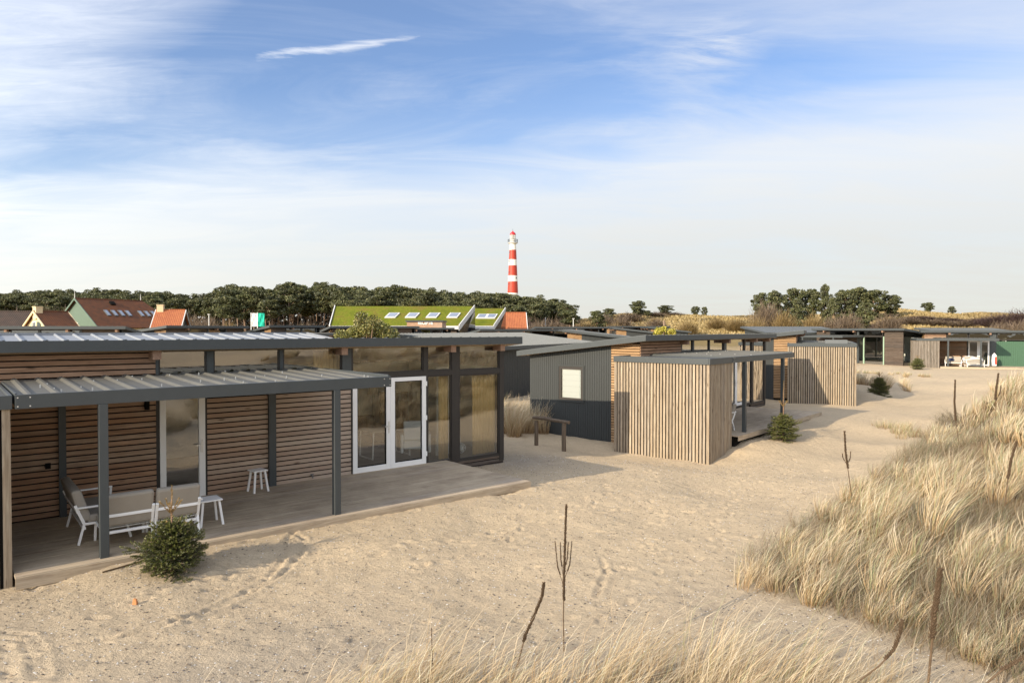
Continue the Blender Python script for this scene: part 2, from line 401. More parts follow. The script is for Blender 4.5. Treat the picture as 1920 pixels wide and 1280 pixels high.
def meshobj(name, verts, quads, mat, col=None, parent=None, smooth=False, tri=False):
    """fast mesh from numpy arrays"""
    me = bpy.data.meshes.new(name); nv = len(verts); nf = len(quads); q = quads.shape[1]
    me.vertices.add(nv); me.vertices.foreach_set('co', np.ascontiguousarray(verts, dtype=np.float32).ravel())
    me.loops.add(nf * q); me.loops.foreach_set('vertex_index', np.ascontiguousarray(quads, dtype=np.int32).ravel())
    me.polygons.add(nf); me.polygons.foreach_set('loop_start', np.arange(0, nf * q, q, dtype=np.int32))
    me.update(calc_edges=True)
    if smooth: me.polygons.foreach_set('use_smooth', np.ones(nf, dtype=bool))
    if col is not None:
        at = me.color_attributes.new('col', 'FLOAT_COLOR', 'POINT')
        c4 = np.ones((nv, 4), dtype=np.float32); c4[:, :3] = col; at.data.foreach_set('color', c4.ravel())
    me.materials.append(mat)
    o = bpy.data.objects.new(name, me); COL.objects.link(o); o.parent = parent
    return o
def U(az): return Vector((math.sin(R(az)), math.cos(R(az)), 0))
def V(az): return U(az - 90)

# ------------------------------------------------------------------ terrain
def vnoise(x, y, seed=0):
    """smooth value noise"""
    xi = np.floor(x).astype(np.int64); yi = np.floor(y).astype(np.int64); xf = x - xi; yf = y - yi
    def h(a, b):
        n = (a * 374761393 + b * 668265263 + seed * 974634777) & 0xffffffff
        n = ((n ^ (n >> 13)) * 1274126177) & 0xffffffff
        return ((n ^ (n >> 16)) & 0xffff) / 65535.0
    u = xf * xf * (3 - 2 * xf); v = yf * yf * (3 - 2 * yf)
    return (h(xi, yi) * (1 - u) + h(xi + 1, yi) * u) * (1 - v) + (h(xi, yi + 1) * (1 - u) + h(xi + 1, yi + 1) * u) * v - .5

A0 = Vector((-9.21, 11.20, 0)); AZA = 50.3
B0 = Vector((4.46, 23.73, 0)); AZB = 40.8
C0 = Vector((18.43 + 1.05 * math.sin(R(24)) - 3.03 * math.cos(R(24)), 36.5 + 1.05 * math.cos(R(24)) + 3.03 * math.sin(R(24)), 0.15)); AZC = 24.0
KB, KC = .94, .87      # second and third cabin shrunk toward the camera, to shape shadows on their sheds
B0 = Vector((4.19, 22.31, .207)); C0 = Vector((C0.x * KC, C0.y * KC, .579))
def LW(root, az, x, y, k=1.): p = root + U(az) * x * k + V(az) * y * k; return (p.x, p.y)
CP = []
def cp(root, az, x, y, z, w=1., k=1.): CP.append((*LW(root, az, x, y, k), z if k == 1 else CZ - (CZ - z) * k, w))
for x, z in ((-1.5, -.08), (.6, -.05), (2.0, .05), (3.5, .06), (5.3, .03), (7, .02), (8.5, .01), (9.9, .0), (10.6, -.04)): cp(A0, AZA, x, -3.2, z)
for x, z in ((1, -.1), (5, -.1), (9, -.12)): cp(A0, AZA, x, 0, z)
for x, y, z in ((11.7, 0, -.18), (12.2, -1.2, -.16), (11.7, 4, -.25), (13.6, 1, -.22), (15, 5, -.28), (14, 7, -.28)): cp(A0, AZA, x, y, z)
for x, y, z in ((-.35, 1.2, -.60), (-.35, 3, -.58), (-.4, 5, -.55), (-1.1, .4, -.69), (-1.1, -1.5, -.69), (-1.1, -3.1, -.70), (-.2, -3.15, -.60), (.62, -3.2, -.40), (1.6, -3.2, -.30),
                (5.2, -3.2, -.18), (9.5, -3.2, -.14), (10.5, -2, -.12), (12, 0, -.15), (3, 0, -.15)): cp(B0, AZB, x, y, z, 1., KB)
for x, y, z in ((-1.1, .4, -.62), (-1.1, -3.2, -.66), (.6, -3.3, -.5), (4, -3.3, -.2), (-.4, 3, -.5), (9, -3.3, 0), (14, -2, .2)): cp(C0, AZC, x, y, z, 1., KC)
for p in ((-6, 7.0, .0), (-9, 8, 0), (-3, 9.5, -.12), (0, 12, -.16), (-.5, 14.6, -.08), (2.74, 16.9, -.10), (3.5, 13, -.24), (1, 9, -.22), (-2.5, 6.5, -.05), (0, 5, .05), (2.5, 6.5, 0.0),
          (5.2, 15.5, -.34), (7.5, 17.9, -.28), (9.9, 20.2, -.26), (12.2, 23, -.26), (3.3, 9.4, -.20), (4.2, 8.2, -.12), (4.6, 6.7, -.05), (5.2, 5.6, .0), (6.3, 13.5, -.28), (5.2, 11, -.3),
          (15.5, 25.4, -.26), (14.3, 22.3, -.18), (17.9, 29.1, -.2), (18.5, 32, -.17), (24, 38, -.15), (27, 45, .0), (32, 50, .1), (38, 58, .12), (46, 60, .15), (30, 57, .05), (24, 58, .1),
          (20, 40, -.1), (19.4, 36, -.15), (22, 46, .15), (24.5, 48, .35), (27, 50, .2),
          (12, 15.5, 1.0), (9, 12.8, .55), (7, 10.8, .30), (8, 8, .60), (10, 9.5, .95), (14, 11, 1.5), (13, 14, 1.35), (6.3, 8.2, .22), (8, 5.5, .6), (12, 6, 1.3), (17, 18, 1.9), (15.2, 19.2, 1.2), (12.2, 18.4, .15), (20, 22, 2.0), (17.5, 22.5, 1.2), (9.8, 15.2, .15), (7.6, 14.2, -.15),
          (24, 26, 1.5), (22, 27, .7), (28, 31, 1.4), (27, 34, .7), (34, 38, 1.2), (32, 42, .5), (22, 16, 1.9), (30, 24, 2.0), (20, 10, 2.0), (40, 44, 1.1), (17, 3, 1.9), (25, 0, 2),
          (-12, 4, 0), (-16, 10, 0), (-8, 0, .2), (0, 0, .3), (6, 0, .6), (0, -12, 0), (-20, -10, 0), (20, -12, 1.5), (-5, 25, -.3), (5, 35, -.3), (-15, 22, -.1), (12, 45, -.2), (-25, 35, .2), (-40, 60, .4), (0, 60, .2), (20, 75, .3), (50, 80, .5), (-30, 90, .3), (30, 110, .3), (0, 110, .2), (-70, 100, .3), (80, 60, 1.0), (70, 90, .8)):
    CP.append((p[0], p[1], p[2], 1.))
CPA = np.array(CP)
def smooth_height(x, y):
    x = np.asarray(x, float); y = np.asarray(y, float)
    num = np.zeros_like(x); den = np.zeros_like(x)
    for px, py, pz, w in CPA:
        d2 = (x - px) ** 2 + (y - py) ** 2 + .10
        ww = w / d2 ** 1.75; num += ww * pz; den += ww
    return num / den
def far_hills(x, y):
    """the dune ridge in the east and north-east and a low swell under the wood"""
    r = np.hypot(x, y); az = np.degrees(np.arctan2(x, y))
    ridge = np.clip((r - 120) / 75, 0, 1); ridge = ridge * ridge * (3 - 2 * ridge)
    prof = np.interp(az, [-60, -5, 1.5, 5, 9, 14, 18, 22, 26, 29.5, 31, 33, 34.5, 37, 45, 70, 90], [0, 0, 2.0, 5.6, 7.0, 7.0, 6.8, 6.6, 6.8, 7.9, 7.4, 6.7, 7.3, 6.6, 7, 6, 0])
    bump = 1 + .13 * vnoise(x / 26, y / 26, 3) + .10 * vnoise(x / 11, y / 11, 4) + .05 * vnoise(x / 5, y / 5, 5)
    return ridge * prof * bump
POLY = [(3.55, 9.35), (4.3, 7.9), (5.0, 6.6), (5.3, 5.2), (8, 2.5), (26, 2), (44, 30), (42, 46), (33.5, 42.5), (25.2, 35.4), (19.2, 27.9), (14.7, 23.4), (12.2, 19.9), (10.3, 17.9), (8.4, 15.7), (6.8, 14.2), (5.5, 12.8), (4.3, 11.4), (3.5, 10.3)]
def in_poly(x, y, P):
    ins = np.zeros(x.shape, bool); j = len(P) - 1
    for i in range(len(P)):
        xi, yi = P[i]; xj, yj = P[j]
        c = ((yi > y) != (yj > y)) & (x < (xj - xi) * (y - yi) / (yj - yi + 1e-12) + xi)
        ins ^= c; j = i
    return ins
def dist_poly(x, y, P):
    d = np.full(x.shape, 1e9)
    for i in range(len(P)):
        ax, ay = P[i]; bx, by = P[(i + 1) % len(P)]
        dx, dy = bx - ax, by - ay; tt = np.clip(((x - ax) * dx + (y - ay) * dy) / (dx * dx + dy * dy), 0, 1)
        d = np.minimum(d, np.hypot(x - ax - tt * dx, y - ay - tt * dy))
    return d
STRIP = [(-2.8, 4.2), (-2.4, 5.9), (-1.5, 6.35), (-.6, 6.6), (.4, 6.75), (2.2, 6.9), (3.3, 6.6), (3.9, 5.9), (3.9, 4.2)]
# wheel tracks in the sand, as world paths
def gpt(px, py, z=-.1):
    dx = (px - 960) / 1280; b = -(py - 640) / 1280
    dy = math.cos(PITCH) + b * math.sin(PITCH); dz = -math.sin(PITCH) + b * math.cos(PITCH)
    s_ = (z - CZ) / dz; return (dx * s_, dy * s_)
TRK = [[(548, 1008), (570, 1022), (565, 1045), (530, 1075), (480, 1105), (420, 1140), (330, 1175), (230, 1210)],
       [(548, 1008), (538, 1030), (530, 1055), (500, 1085), (450, 1115), (390, 1150), (300, 1190)],
       [(0, 1215), (40, 1222), (62, 1250), (66, 1290)], [(10, 1205), (55, 1212), (80, 1240), (84, 1290)],
       [(1128, 1040), (1137, 1060), (1128, 1080), (1118, 1100)],
       [(0, 1200), (120, 1165), (260, 1130), (400, 1085), (560, 1060), (760, 1020)],
       [(60, 1240), (240, 1205), (420, 1160), (600, 1110), (800, 1060)]]
TRKW = [[gpt(*p) for p in tr] for tr in TRK]
def detail_height(x, y):
    z = .045 * vnoise(x / 1.9, y / 1.9, 1) + .022 * vnoise(x / .55, y / .55, 2) + .018 * vnoise(x / .21, y / .21, 6) + .012 * vnoise(x / .10, y / .10, 8)
    # footprints: scattered small pits with raised rims
    r2 = np.random.default_rng(5)
    z = z * 1.0
    return z
FOOT = []
r2 = np.random.default_rng(11)
for (sx, sy, hd, n) in ((-5, 8.4, 40, 14), (-4, 7.2, 70, 18), (-1.5, 9.5, 30, 18), (1, 8, 10, 16), (2.2, 12, 25, 20), (.5, 13, 80, 14), (4.3, 14, 30, 24), (-2, 11, 60, 18), (6.2, 16, 40, 30), (-6, 7.6, 120, 12), (2, 7.4, 95, 9), (9, 21, 42, 26), (0, 11, 0, 12)):
    x, y = sx, sy
    for i in range(n):
        hd += r2.normal(0, 7); x += .62 * math.sin(R(hd)); y += .62 * math.cos(R(hd)); s_ = .09 * (1 if i % 2 else -1)
        FOOT.append((x + s_ * math.cos(R(hd)), y - s_ * math.sin(R(hd)), hd))
for i in range(200):
    FOOT.append((r2.uniform(-8, 9), r2.uniform(5.5, 20), r2.uniform(0, 360)))
def carve(xs, ys, Zm):
    X_, Y_ = np.meshgrid(xs, ys)
    for fx, fy, hd in FOOT:
        i0, i1 = np.searchsorted(xs, (fx - .3, fx + .3)); j0, j1 = np.searchsorted(ys, (fy - .3, fy + .3))
        if i1 <= i0 or j1 <= j0: continue
        xx = X_[j0:j1, i0:i1] - fx; yy = Y_[j0:j1, i0:i1] - fy
        a_ = R(hd); u = xx * math.sin(a_) + yy * math.cos(a_); v = xx * math.cos(a_) - yy * math.sin(a_)
        q = np.sqrt((u / .15) ** 2 + (v / .065) ** 2)
        Zm[j0:j1, i0:i1] += -.026 * np.clip(1 - q, 0, 1) ** .7 + .012 * np.exp(-((q - 1.25) / .28) ** 2)
    for tr in TRKW:
        for (ax, ay), (bx, by) in zip(tr[:-1], tr[1:]):
            i0, i1 = np.searchsorted(xs, (min(ax, bx) - .2, max(ax, bx) + .2)); j0, j1 = np.searchsorted(ys, (min(ay, by) - .2, max(ay, by) + .2))
            xx = X_[j0:j1, i0:i1]; yy = Y_[j0:j1, i0:i1]; dx, dy = bx - ax, by - ay
            tt = np.clip(((xx - ax) * dx + (yy - ay) * dy) / (dx * dx + dy * dy), 0, 1)
            d_ = np.hypot(xx - ax - tt * dx, yy - ay - tt * dy)
            Zm[j0:j1, i0:i1] = Zm[j0:j1, i0:i1] - .020 * np.exp(-(d_ / .035) ** 2) + .014 * np.exp(-((d_ - .085) / .035) ** 2)
    return Zm
def axis(lo, hi, fine_lo, fine_hi, step, growth=1.035, cap=9.):
    a_ = list(np.arange(fine_lo, fine_hi, step)); s_ = step; x = a_[-1]
    while x < hi: s_ = min(s_ * growth, max(cap, abs(x) * .045)); x += s_; a_.append(x)
    s_ = step; x = a_[0]; b_l = []
    while x > lo: s_ = min(s_ * growth, max(cap, abs(x) * .045)); x -= s_; b_l.append(x)
    return np.array(b_l[::-1] + a_)
xs = axis(-2500, 2500, -8.5, 9.5, .037); ys = axis(-400, 3500, 5.2, 17.5, .037)
XX, YY = np.meshgrid(xs, ys)
near = (np.hypot(XX - 5, YY - 20) < 160)
ZZ = np.zeros_like(XX); ZZ[near] = smooth_height(XX[near], YY[near])
fade = np.clip((160 - np.hypot(XX - 5, YY - 20)) / 60, 0, 1)
ZZ = ZZ * fade + .3 * (1 - fade) + far_hills(XX, YY)
nd = np.clip(1.4 - np.hypot(XX, YY) / 60, 0, 1)
ZZ += detail_height(XX, YY) * nd
ZZ = carve(xs, ys, ZZ)
DP = POLY
ins = in_poly(XX, YY, DP); dp = np.full(XX.shape, 99.); cl = np.hypot(XX - 15, YY - 18) < 60; dp[cl] = dist_poly(XX[cl], YY[cl], DP)
lit = np.where(ins, np.clip(.25 + dp * 1.1, 0, 1), np.clip(.22 - dp * .6, 0, 1))
ins2 = in_poly(XX, YY, STRIP); lit = np.maximum(lit, ins2 * .55)
grey = np.clip(1.15 - np.abs(YY - 5.5) / 5.2, 0, 1) * (np.clip(.75 + 1.2 * vnoise(XX / 2.2, YY / 2.2, 9), 0, 1))
gx, gy = LW(A0, AZA, 12.2, -.2); grey = np.maximum(grey, np.clip(1.1 - np.hypot(XX - gx, YY - gy) / 1.7, 0, 1))
rr = np.hypot(XX, YY); farm = np.clip((rr - 75) / 30, 0, 1)
colr = np.stack([lit.ravel(), grey.ravel(), farm.ravel()], 1)
nx, ny = len(xs), len(ys)
idx = (np.arange(ny - 1)[:, None] * nx + np.arange(nx - 1)[None, :]).ravel()
quads = np.stack([idx, idx + 1, idx + nx + 1, idx + nx], 1)
ground = meshobj('ground', np.stack([XX.ravel(), YY.ravel(), ZZ.ravel()], 1), quads, M_sand, colr, smooth=True)
tag(ground, kind='structure')
def gz(x, y):
    x = np.atleast_1d(np.asarray(x, float)); y = np.atleast_1d(np.asarray(y, float))
    f_ = np.clip((160 - np.hypot(x - 5, y - 20)) / 60, 0, 1)
    return smooth_height(x, y) * f_ + .3 * (1 - f_) + far_hills(x, y) + detail_height(x, y) * np.clip(1.4 - np.hypot(x, y) / 60, 0, 1)
def g1(x, y): return float(gz(x, y)[0])

exec_order_marker = None
# ------------------------------------------------------------------ cabins
ZR = 3.26          # front fascia top
def under(v): return 3.06 - (v + .40) * .113
def h_slats(mb, x0, x1, y, z0, z1, pitch=.104, hgt=.079, th=.022, back=True):
    """horizontal boards with open joints on a dark backing"""
    if back: mb.m = 1; mb.box(x0, x1, y + .001, y + .05, z0, z1)
    mb.m = 0; z = z0 + .004
    while z + hgt * .5 < z1:
        mb.box(x0 + .002, x1 - .002, y - th, y, z, min(z + hgt, z1 - .001)); z += pitch
def v_slats(mb, axis_, a0, a1, c, sgn, z0, z1, pitch=.114, wid=.074, th=.026, jitter=0.0):
    mb.m = 1
    lo, hi = sorted((c, c - sgn * .05))
    (mb.box(a0, a1, lo, hi, z0, z1) if axis_ == 0 else mb.box(lo, hi, a0, a1, z0, z1)); mb.m = 0
    n = max(1, round((a1 - a0) / pitch)); p = (a1 - a0) / n
    for i in range(n):
        a = a0 + (i + .5) * p - wid / 2; zz0 = z0 - random.uniform(0, jitter)
        lo, hi = sorted((c + sgn * .001, c + sgn * th))
        if axis_ == 0: mb.box(a, a + wid, lo, hi, zz0, z1)
        else: mb.box(lo, hi, a, a + wid, zz0, z1)
def siding(mb, axis_, a0, a1, c, sgn, z0f, z1f, pitch=.15, gap=.012, th=.018):
    """vertical boards with narrow joints; z0f/z1f functions of the running coordinate"""
    n = max(1, round((a1 - a0) / pitch)); p = (a1 - a0) / n
    for i in range(n):
        a, b = a0 + i * p + gap / 2, a0 + (i + 1) * p - gap / 2
        for k_, (lo, hi, aa, bb) in enumerate(((c, c + sgn * th, a, b), (c - sgn * .03, c, a0 + i * p, a0 + (i + 1) * p))):
            lo, hi = sorted((lo, hi))
            za, zb, ta, tb = z0f(aa), z0f(bb), z1f(aa), z1f(bb)
            if axis_ == 1: mb.hexa([(lo, aa, za), (hi, aa, za), (hi, bb, zb), (lo, bb, zb), (lo, aa, ta), (hi, aa, ta), (hi, bb, tb), (lo, bb, tb)])
            else: mb.hexa([(aa, lo, za), (bb, lo, zb), (bb, hi, zb), (aa, hi, za), (aa, lo, ta), (bb, lo, tb), (bb, hi, tb), (aa, hi, ta)])
def window(root, x0, x1, z0, z1, y=0., mir=1, fw=.045, gmat=None, fmat=None, name='window', handle=None, gh=True):
    f = MB(mir)
    f.box(x0, x1, y - .03, y + .04, z0, z0 + fw); f.box(x0, x1, y - .03, y + .04, z1 - fw, z1)
    f.box(x0, x0 + fw, y - .028, y + .038, z0 + fw, z1 - fw); f.box(x1 - fw, x1, y - .028, y + .038, z0 + fw, z1 - fw)
    fo = f.build(name, fmat or M_dark, root)
    g = MB(mir); g.add([(x0 + fw, y, z0 + fw), (x1 - fw, y, z0 + fw), (x1 - fw, y, z1 - fw), (x0 + fw, y, z1 - fw)], [(0, 1, 2, 3)])
    g.build('pane', gmat or M_glass, fo)
    if handle:
        h_ = MB(mir); hx, hz, d_ = handle
        h_.box(hx - .012, hx + .012, y - .045, y - .03, hz - .09, hz + .07); h_.box(hx - .01, hx + .01, y - .08, y - .045, hz - .01, hz + .01)
        h_.box(min(hx, hx + d_ * .12), max(hx, hx + d_ * .12), y - .09, y - .075, hz - .01, hz + .01)
        h_.box(hx - .012, hx + .012, y - .045, y - .03, hz - .26, hz - .20)
        h_.build('handle', M_bolt, fo)
    return fo

def cabin(label, loc, az, scale=1.,  name='timber_cabin', mir=1, left_raised=False, gable=True, spec='std', length=11.65, canopy=(.65, 6.44), group=None, far=False, beams=True, zbase=-.9, slat=None, canposts=None, lining=True, cat='cabin', ribs=True, shadow_only=False):
    root = thing(name, label, cat, loc, R(90 - az), group); root.scale = (scale,) * 3
    Lx = length; D = 4.93; GM = M_glass_far if far else M_glass
    P = dict(mir=mir)
    # roof: sheet with ribs, sloping down to the back
    r = MB(mir); zt = lambda v: ZR - .015 - (v + .40) * .113
    x0, x1 = -.34, Lx + .32; ys_, ye = -.40, 5.34
    r.hexa([(x0, ys_, zt(ys_) - .06), (x1, ys_, zt(ys_) - .06), (x1, ye, zt(ye) - .06), (x0, ye, zt(ye) - .06), (x0, ys_, zt(ys_)), (x1, ys_, zt(ys_)), (x1, ye, zt(ye)), (x0, ye, zt(ye))])
    if ribs:
        x = x0 + .1
        while x < x1 - .05:
            r.hexa([(x, ys_ + .02, zt(ys_)), (x + .035, ys_ + .02, zt(ys_)), (x + .035, ye - .01, zt(ye)), (x, ye - .01, zt(ye)), (x, ys_ + .02, zt(ys_) + .03), (x + .035, ys_ + .02, zt(ys_) + .03), (x + .035, ye - .01, zt(ye) + .03), (x, ye - .01, zt(ye) + .03)]); x += .30
    ro = r.build('roof', M_roofm, root)
    f = MB(mir)
    f.box(x0 - .02, x1 + .02, ys_ - .022, ys_, ZR - .195, ZR)
    for xx in (x0 - .022, x1):
        f.hexa([(xx, ys_, zt(ys_) - .18), (xx + .022, ys_, zt(ys_) - .18), (xx + .022, ye, zt(ye) - .18), (xx, ye, zt(ye) - .18), (xx, ys_, zt(ys_) + .015), (xx + .022, ys_, zt(ys_) + .015), (xx + .022, ye, zt(ye) + .015), (xx, ye, zt(ye) + .015)])
    f.box(x0, x1, ye, ye + .02, zt(ye) - .18, zt(ye) + .01)
    f.build('fascia', M_anth, ro)
    s_ = MB(mir)
    s_.hexa([(x0, ys_, 3.062), (x1, ys_, 3.062), (x1, ye, under(ye) + .002), (x0, ye, under(ye) + .002), (x0, ys_, 3.08), (x1, ys_, 3.08), (x1, ye, under(ye) + .02), (x0, ye, under(ye) + .02)])
    s_.build('soffit', M_ceiling if not far else M_dark, ro)
    if left_raised:
        q = MB(mir); xr = 6.50; ya, yb = -.39, 1.02; za, zb = ZR - .02, ZR + .085
        q.hexa([(x0 + .01, ya, za - .02), (xr, ya, za - .02), (xr, yb, zb - .02), (x0 + .01, yb, zb - .02), (x0 + .01, ya, za), (xr, ya, za), (xr, yb, zb), (x0 + .01, yb, zb)])
        x = x0 + .05
        while x < xr - .04:
            q.prism([(x, 0), (x + .045, 0), (x + .035, .035), (x + .01, .035)], 1, ya, yb) if False else q.hexa([(x, ya, za), (x + .045, ya, za), (x + .045, yb, zb), (x, yb, zb), (x + .012, ya, za + .032), (x + .033, ya, za + .032), (x + .033, yb, zb + .032), (x + .012, yb, zb + .032)]); x += .30
        q.box(x0, xr, yb, yb + .06, zb - .25, zb + .045)
        q.hexa([(xr, ya, za - .03), (xr + .03, ya, za - .03), (xr + .03, yb, zb - .1), (xr, yb, zb - .1), (xr, ya, za + .03), (xr + .03, ya, za + .03), (xr + .03, yb, zb + .045), (xr, yb, zb + .045)])
        q.build('raised_roof', MATS['zinc_sheet'], ro)
    # walls
    if gable:
        g = MB(mir); zb = lambda v: zbase; top = lambda v: under(v) - .004
        wv0, wv1, wz0, wz1 = 2.39, 3.50, .80, 2.07
        siding(g, 1, 1.17, wv0, 0, -1, zb, top, .1, .011); siding(g, 1, wv1, D, 0, -1, zb, top, .1, .011)
        siding(g, 1, wv0, wv1, 0, -1, zb, lambda v: wz0, .1, .011); siding(g, 1, wv0, wv1, 0, -1, lambda v: wz1, top, .1, .011)
        g.build('gable_wall', M_siding, root)
        fr = MB(mir)
        for a, b, c, d_ in ((wv0 - .05, wv1 + .05, wz1, wz1 + .05), (wv0 - .05, wv1 + .05, wz0 - .06, wz0), (wv0 - .05, wv0, wz0, wz1), (wv1, wv1 + .05, wz0, wz1)): fr.box(-.05, .0, a, b, c, d_)
        fo = fr.build('window', M_siding, root, label='square window with a cream roller blind')
        f2 = MB(mir)
        for a, b, c, d_ in ((wv0 + .003, wv1 - .003, wz1 - .1, wz1 - .003), (wv0 + .003, wv1 - .003, wz0 + .003, wz0 + .09), (wv0 + .003, wv0 + .1, wz0 + .09, wz1 - .1), (wv1 - .1, wv1 - .003, wz0 + .09, wz1 - .1)): f2.box(-.03, .03, a, b, c, d_)
        f2.build('sash', M_dark, fo)
        f3 = MB(mir); f3.add([(-.005, wv0 + .1, wz0 + .09), (-.005, wv1 - .1, wz0 + .09), (-.005, wv1 - .1, wz1 - .1), (-.005, wv0 + .1, wz1 - .1)], [(3, 2, 1, 0)]); f3.build('pane', GM, fo)
        f4 = MB(mir)
        for i in range(5):
            h0 = wz0 + .09 + i * .216; f4.box(.035, .04, wv0 + .12, wv1 - .13, h0, h0 + .212)
        f4.build('blind', M_blind, fo)
        c_ = MB(mir)
        n = 22
        c_.m = 1; c_.hexa([(-.0, 0, zbase), (.04, 0, zbase), (.04, 1.17, zbase), (-.0, 1.17, zbase), (-.0, 0, under(0)), (.04, 0, under(0)), (.04, 1.17, under(1.17)), (-.0, 1.17, under(1.17))]); c_.m = 0
        z = -.6
        while z < 2.9: c_.box(-.024, -.0, 0.0, 1.165, z, z + .068); z += .094
        c_.build('gable_cladding', [M_slat_orange, M_black], root)
    # back and right end walls
    w = MB(mir); siding(w, 1, .02, D, Lx, 1, lambda v: zbase, lambda v: under(v) - .004, .3); siding(w, 0, 0, Lx, D, 1, lambda v: zbase, lambda v: under(D) - .004, .3)
    w.build('wall', M_siding, root)
    # interior lining
    if lining:
        li = MB(mir); li.box(.06, Lx - .06, D - .08, D - .05, .1, 2.42); li.box(.05, .08, 1.2, D - .1, .1, 2.42) ; li.box(Lx - .08, Lx - .05, .3, D - .1, .1, 2.42)
        li.box(6.2, 6.28, .1, D - .1, .12, 2.6)
        li.build('interior_wall', M_lining, root)
    fl = MB(mir); fl.box(.05, Lx - .05, .05, D - .04, zbase, .10); fl.build('floor', M_ifloor, root)
    # facade
    cl = MB(mir); CM = slat or M_slat_warm
    posts = MB(mir); fr = MB(mir)
    ycl = -.0
    if spec == 'std':
        for a, b in ((0, 3.10), (3.97, 5.20), (5.35, 7.13)):
            h_slats(cl, a, b, ycl, zbase if a == 0 else .0, 2.42 if a else 2.50)
        h_slats(cl, 0, 3.04, ycl, 2.50, 3.055)
        cl.build('cladding', [CM, M_black], root)
        cl2 = MB(mir); h_slats(cl2, 9.87, Lx, -.002, -.35, .03); cl2.build('plinth_cladding', [M_slat_grey, M_black], root)
        for a, b, y0, y1, z0, z1, mm in ((1.46, 1.57, -.09, -.024, .12, 2.5, 0), (5.20, 5.35, -.09, .04, .12, 2.5, 0), (6.90, 7.12, -.05, .08, 2.42, 3.05, 0), (3.97, 4.10, -.035, .05, 2.50, 3.05, 0), (3.04, 3.09, -.03, .05, 2.42, 3.05, 0), (5.46, 5.53, -.035, .05, 2.42, 3.05, 0)): posts.box(a, b, y0, y1, z0, z1)
        posts.box(3.09, 6.90, -.034, .05, 2.36, 2.50)
        posts.build('facade_post', M_anth, root)
        for a, b, z0, z1 in ((7.12, 7.15, .02, 3.05), (9.15, 9.20, .05, 2.30), (9.93, 10.17, .02, 3.05), (11.50, Lx, -.1, 3.06), (9.08, 9.20, 2.42, 3.05)): fr.box(a, b, -.04, .1, z0, z1)
        fr.box(7.15, 9.93, -.042, .1, 2.30, 2.42); fr.box(10.17, 11.5, -.042, .1, 2.28, 2.40)
        fr.box(7.15, 9.93, -.03, .1, .03, .098); fr.box(10.17, 11.5, -.03, .1, .03, .075)
        fr.box(Lx - .15, Lx - .001, .1, .25, -.1, 3.0)
        fr.build('glazing_frame', M_dark, root)
        for a, b, z0, z1 in ((3.09, 3.97, 2.50, 3.05), (4.10, 5.46, 2.50, 3.05), (5.53, 6.90, 2.50, 3.05), (7.15, 9.08, 2.42, 3.05), (9.20, 9.93, 2.42, 3.05), (10.17, 11.50, 2.40, 3.05)):
            window(root, a, b, z0, z1, .01, mir, .03, GM, M_dark)
        window(root, 9.20, 9.93, .098, 2.30, .01, mir, .03, GM, M_dark); window(root, 10.17, 11.50, .075, 2.28, .01, mir, .03, GM, M_dark)
        # single door
        dk = MB(mir); dk.box(3.04, 3.10, -.03, .05, .1, 2.42); dk.box(3.93, 3.97, -.03, .05, .1, 2.42); dk.box(3.10, 3.93, -.01, .1, 2.34, 2.36); dk.build('door_frame', M_dark, root)
        d1 = MB(mir)
        d1.box(3.10, 3.21, -.045, .03, .12, 2.34); d1.box(3.81, 3.93, -.045, .03, .12, 2.34); d1.box(3.21, 3.81, -.045, .03, .12, .25); d1.box(3.21, 3.81, -.045, .03, 2.22, 2.34)
        do = d1.build('door', M_white, root, bevel=.004)
        gg = MB(mir); gg.add([(3.21, -.01, .25), (3.81, -.01, .25), (3.81, -.01, 2.22), (3.21, -.01, 2.22)], [(0, 1, 2, 3)]); gg.build('pane', GM, do)
        hh = MB(mir); hh.box(3.85, 3.88, -.06, -.045, 1.02, 1.26); hh.box(3.86, 3.872, -.1, -.06, 1.15, 1.165); hh.box(3.74, 3.875, -.11, -.095, 1.148, 1.166); hh.box(3.855, 3.875, -.07, -.046, 1.0, 1.05); hh.build('handle', M_bolt, do)
        # double door, two leaves
        for a, b, hx, hd in ((7.155, 8.143, 8.09, -1), (8.147, 9.145, None, 1)):
            dd = MB(mir); s1 = .115
            dd.box(a, a + s1, -.05, .03, .105, 2.295); dd.box(b - s1, b, -.05, .03, .105, 2.295); dd.box(a + s1, b - s1, -.05, .03, .105, .24); dd.box(a + s1, b - s1, -.05, .03, 2.20, 2.295)
            do = dd.build('door', M_white, root, bevel=.004)
            gg = MB(mir); gg.add([(a + s1, -.01, .24), (b - s1, -.01, .24), (b - s1, -.01, 2.2), (a + s1, -.01, 2.2)], [(0, 1, 2, 3)]); gg.build('pane', GM, do)
            bead = MB(mir)
            for q in ((a + s1, a + s1 + .02, .24, 2.2), (b - s1 - .02, b - s1, .24, 2.2)): bead.box(q[0], q[1], -.03, -.015, q[2], q[3])
            bead.box(a + s1 + .02, b - s1 - .02, -.03, -.015, .24, .26); bead.box(a + s1 + .02, b - s1 - .02, -.03, -.015, 2.18, 2.2); bead.build('gasket', M_black, do)
            if hx:
                hh = MB(mir); hh.box(hx - .015, hx + .015, -.06, -.05, .98, 1.26); hh.box(hx - .007, hx + .007, -.1, -.06, 1.14, 1.155); hh.box(hx - .13, hx + .01, -.11, -.095, 1.138, 1.156); hh.build('handle', M_bolt, do)
            else:
                hh = MB(mir)
                for z in (.3, 1.2, 2.05):
                    hh = MB(mir); hh.box(b - .02, b + .02, -.065, -.05, z, z + .12); hh.build('hinge', M_white, do)
        bx = (3.0, 6.82, 9.78, 11.37)
    else:
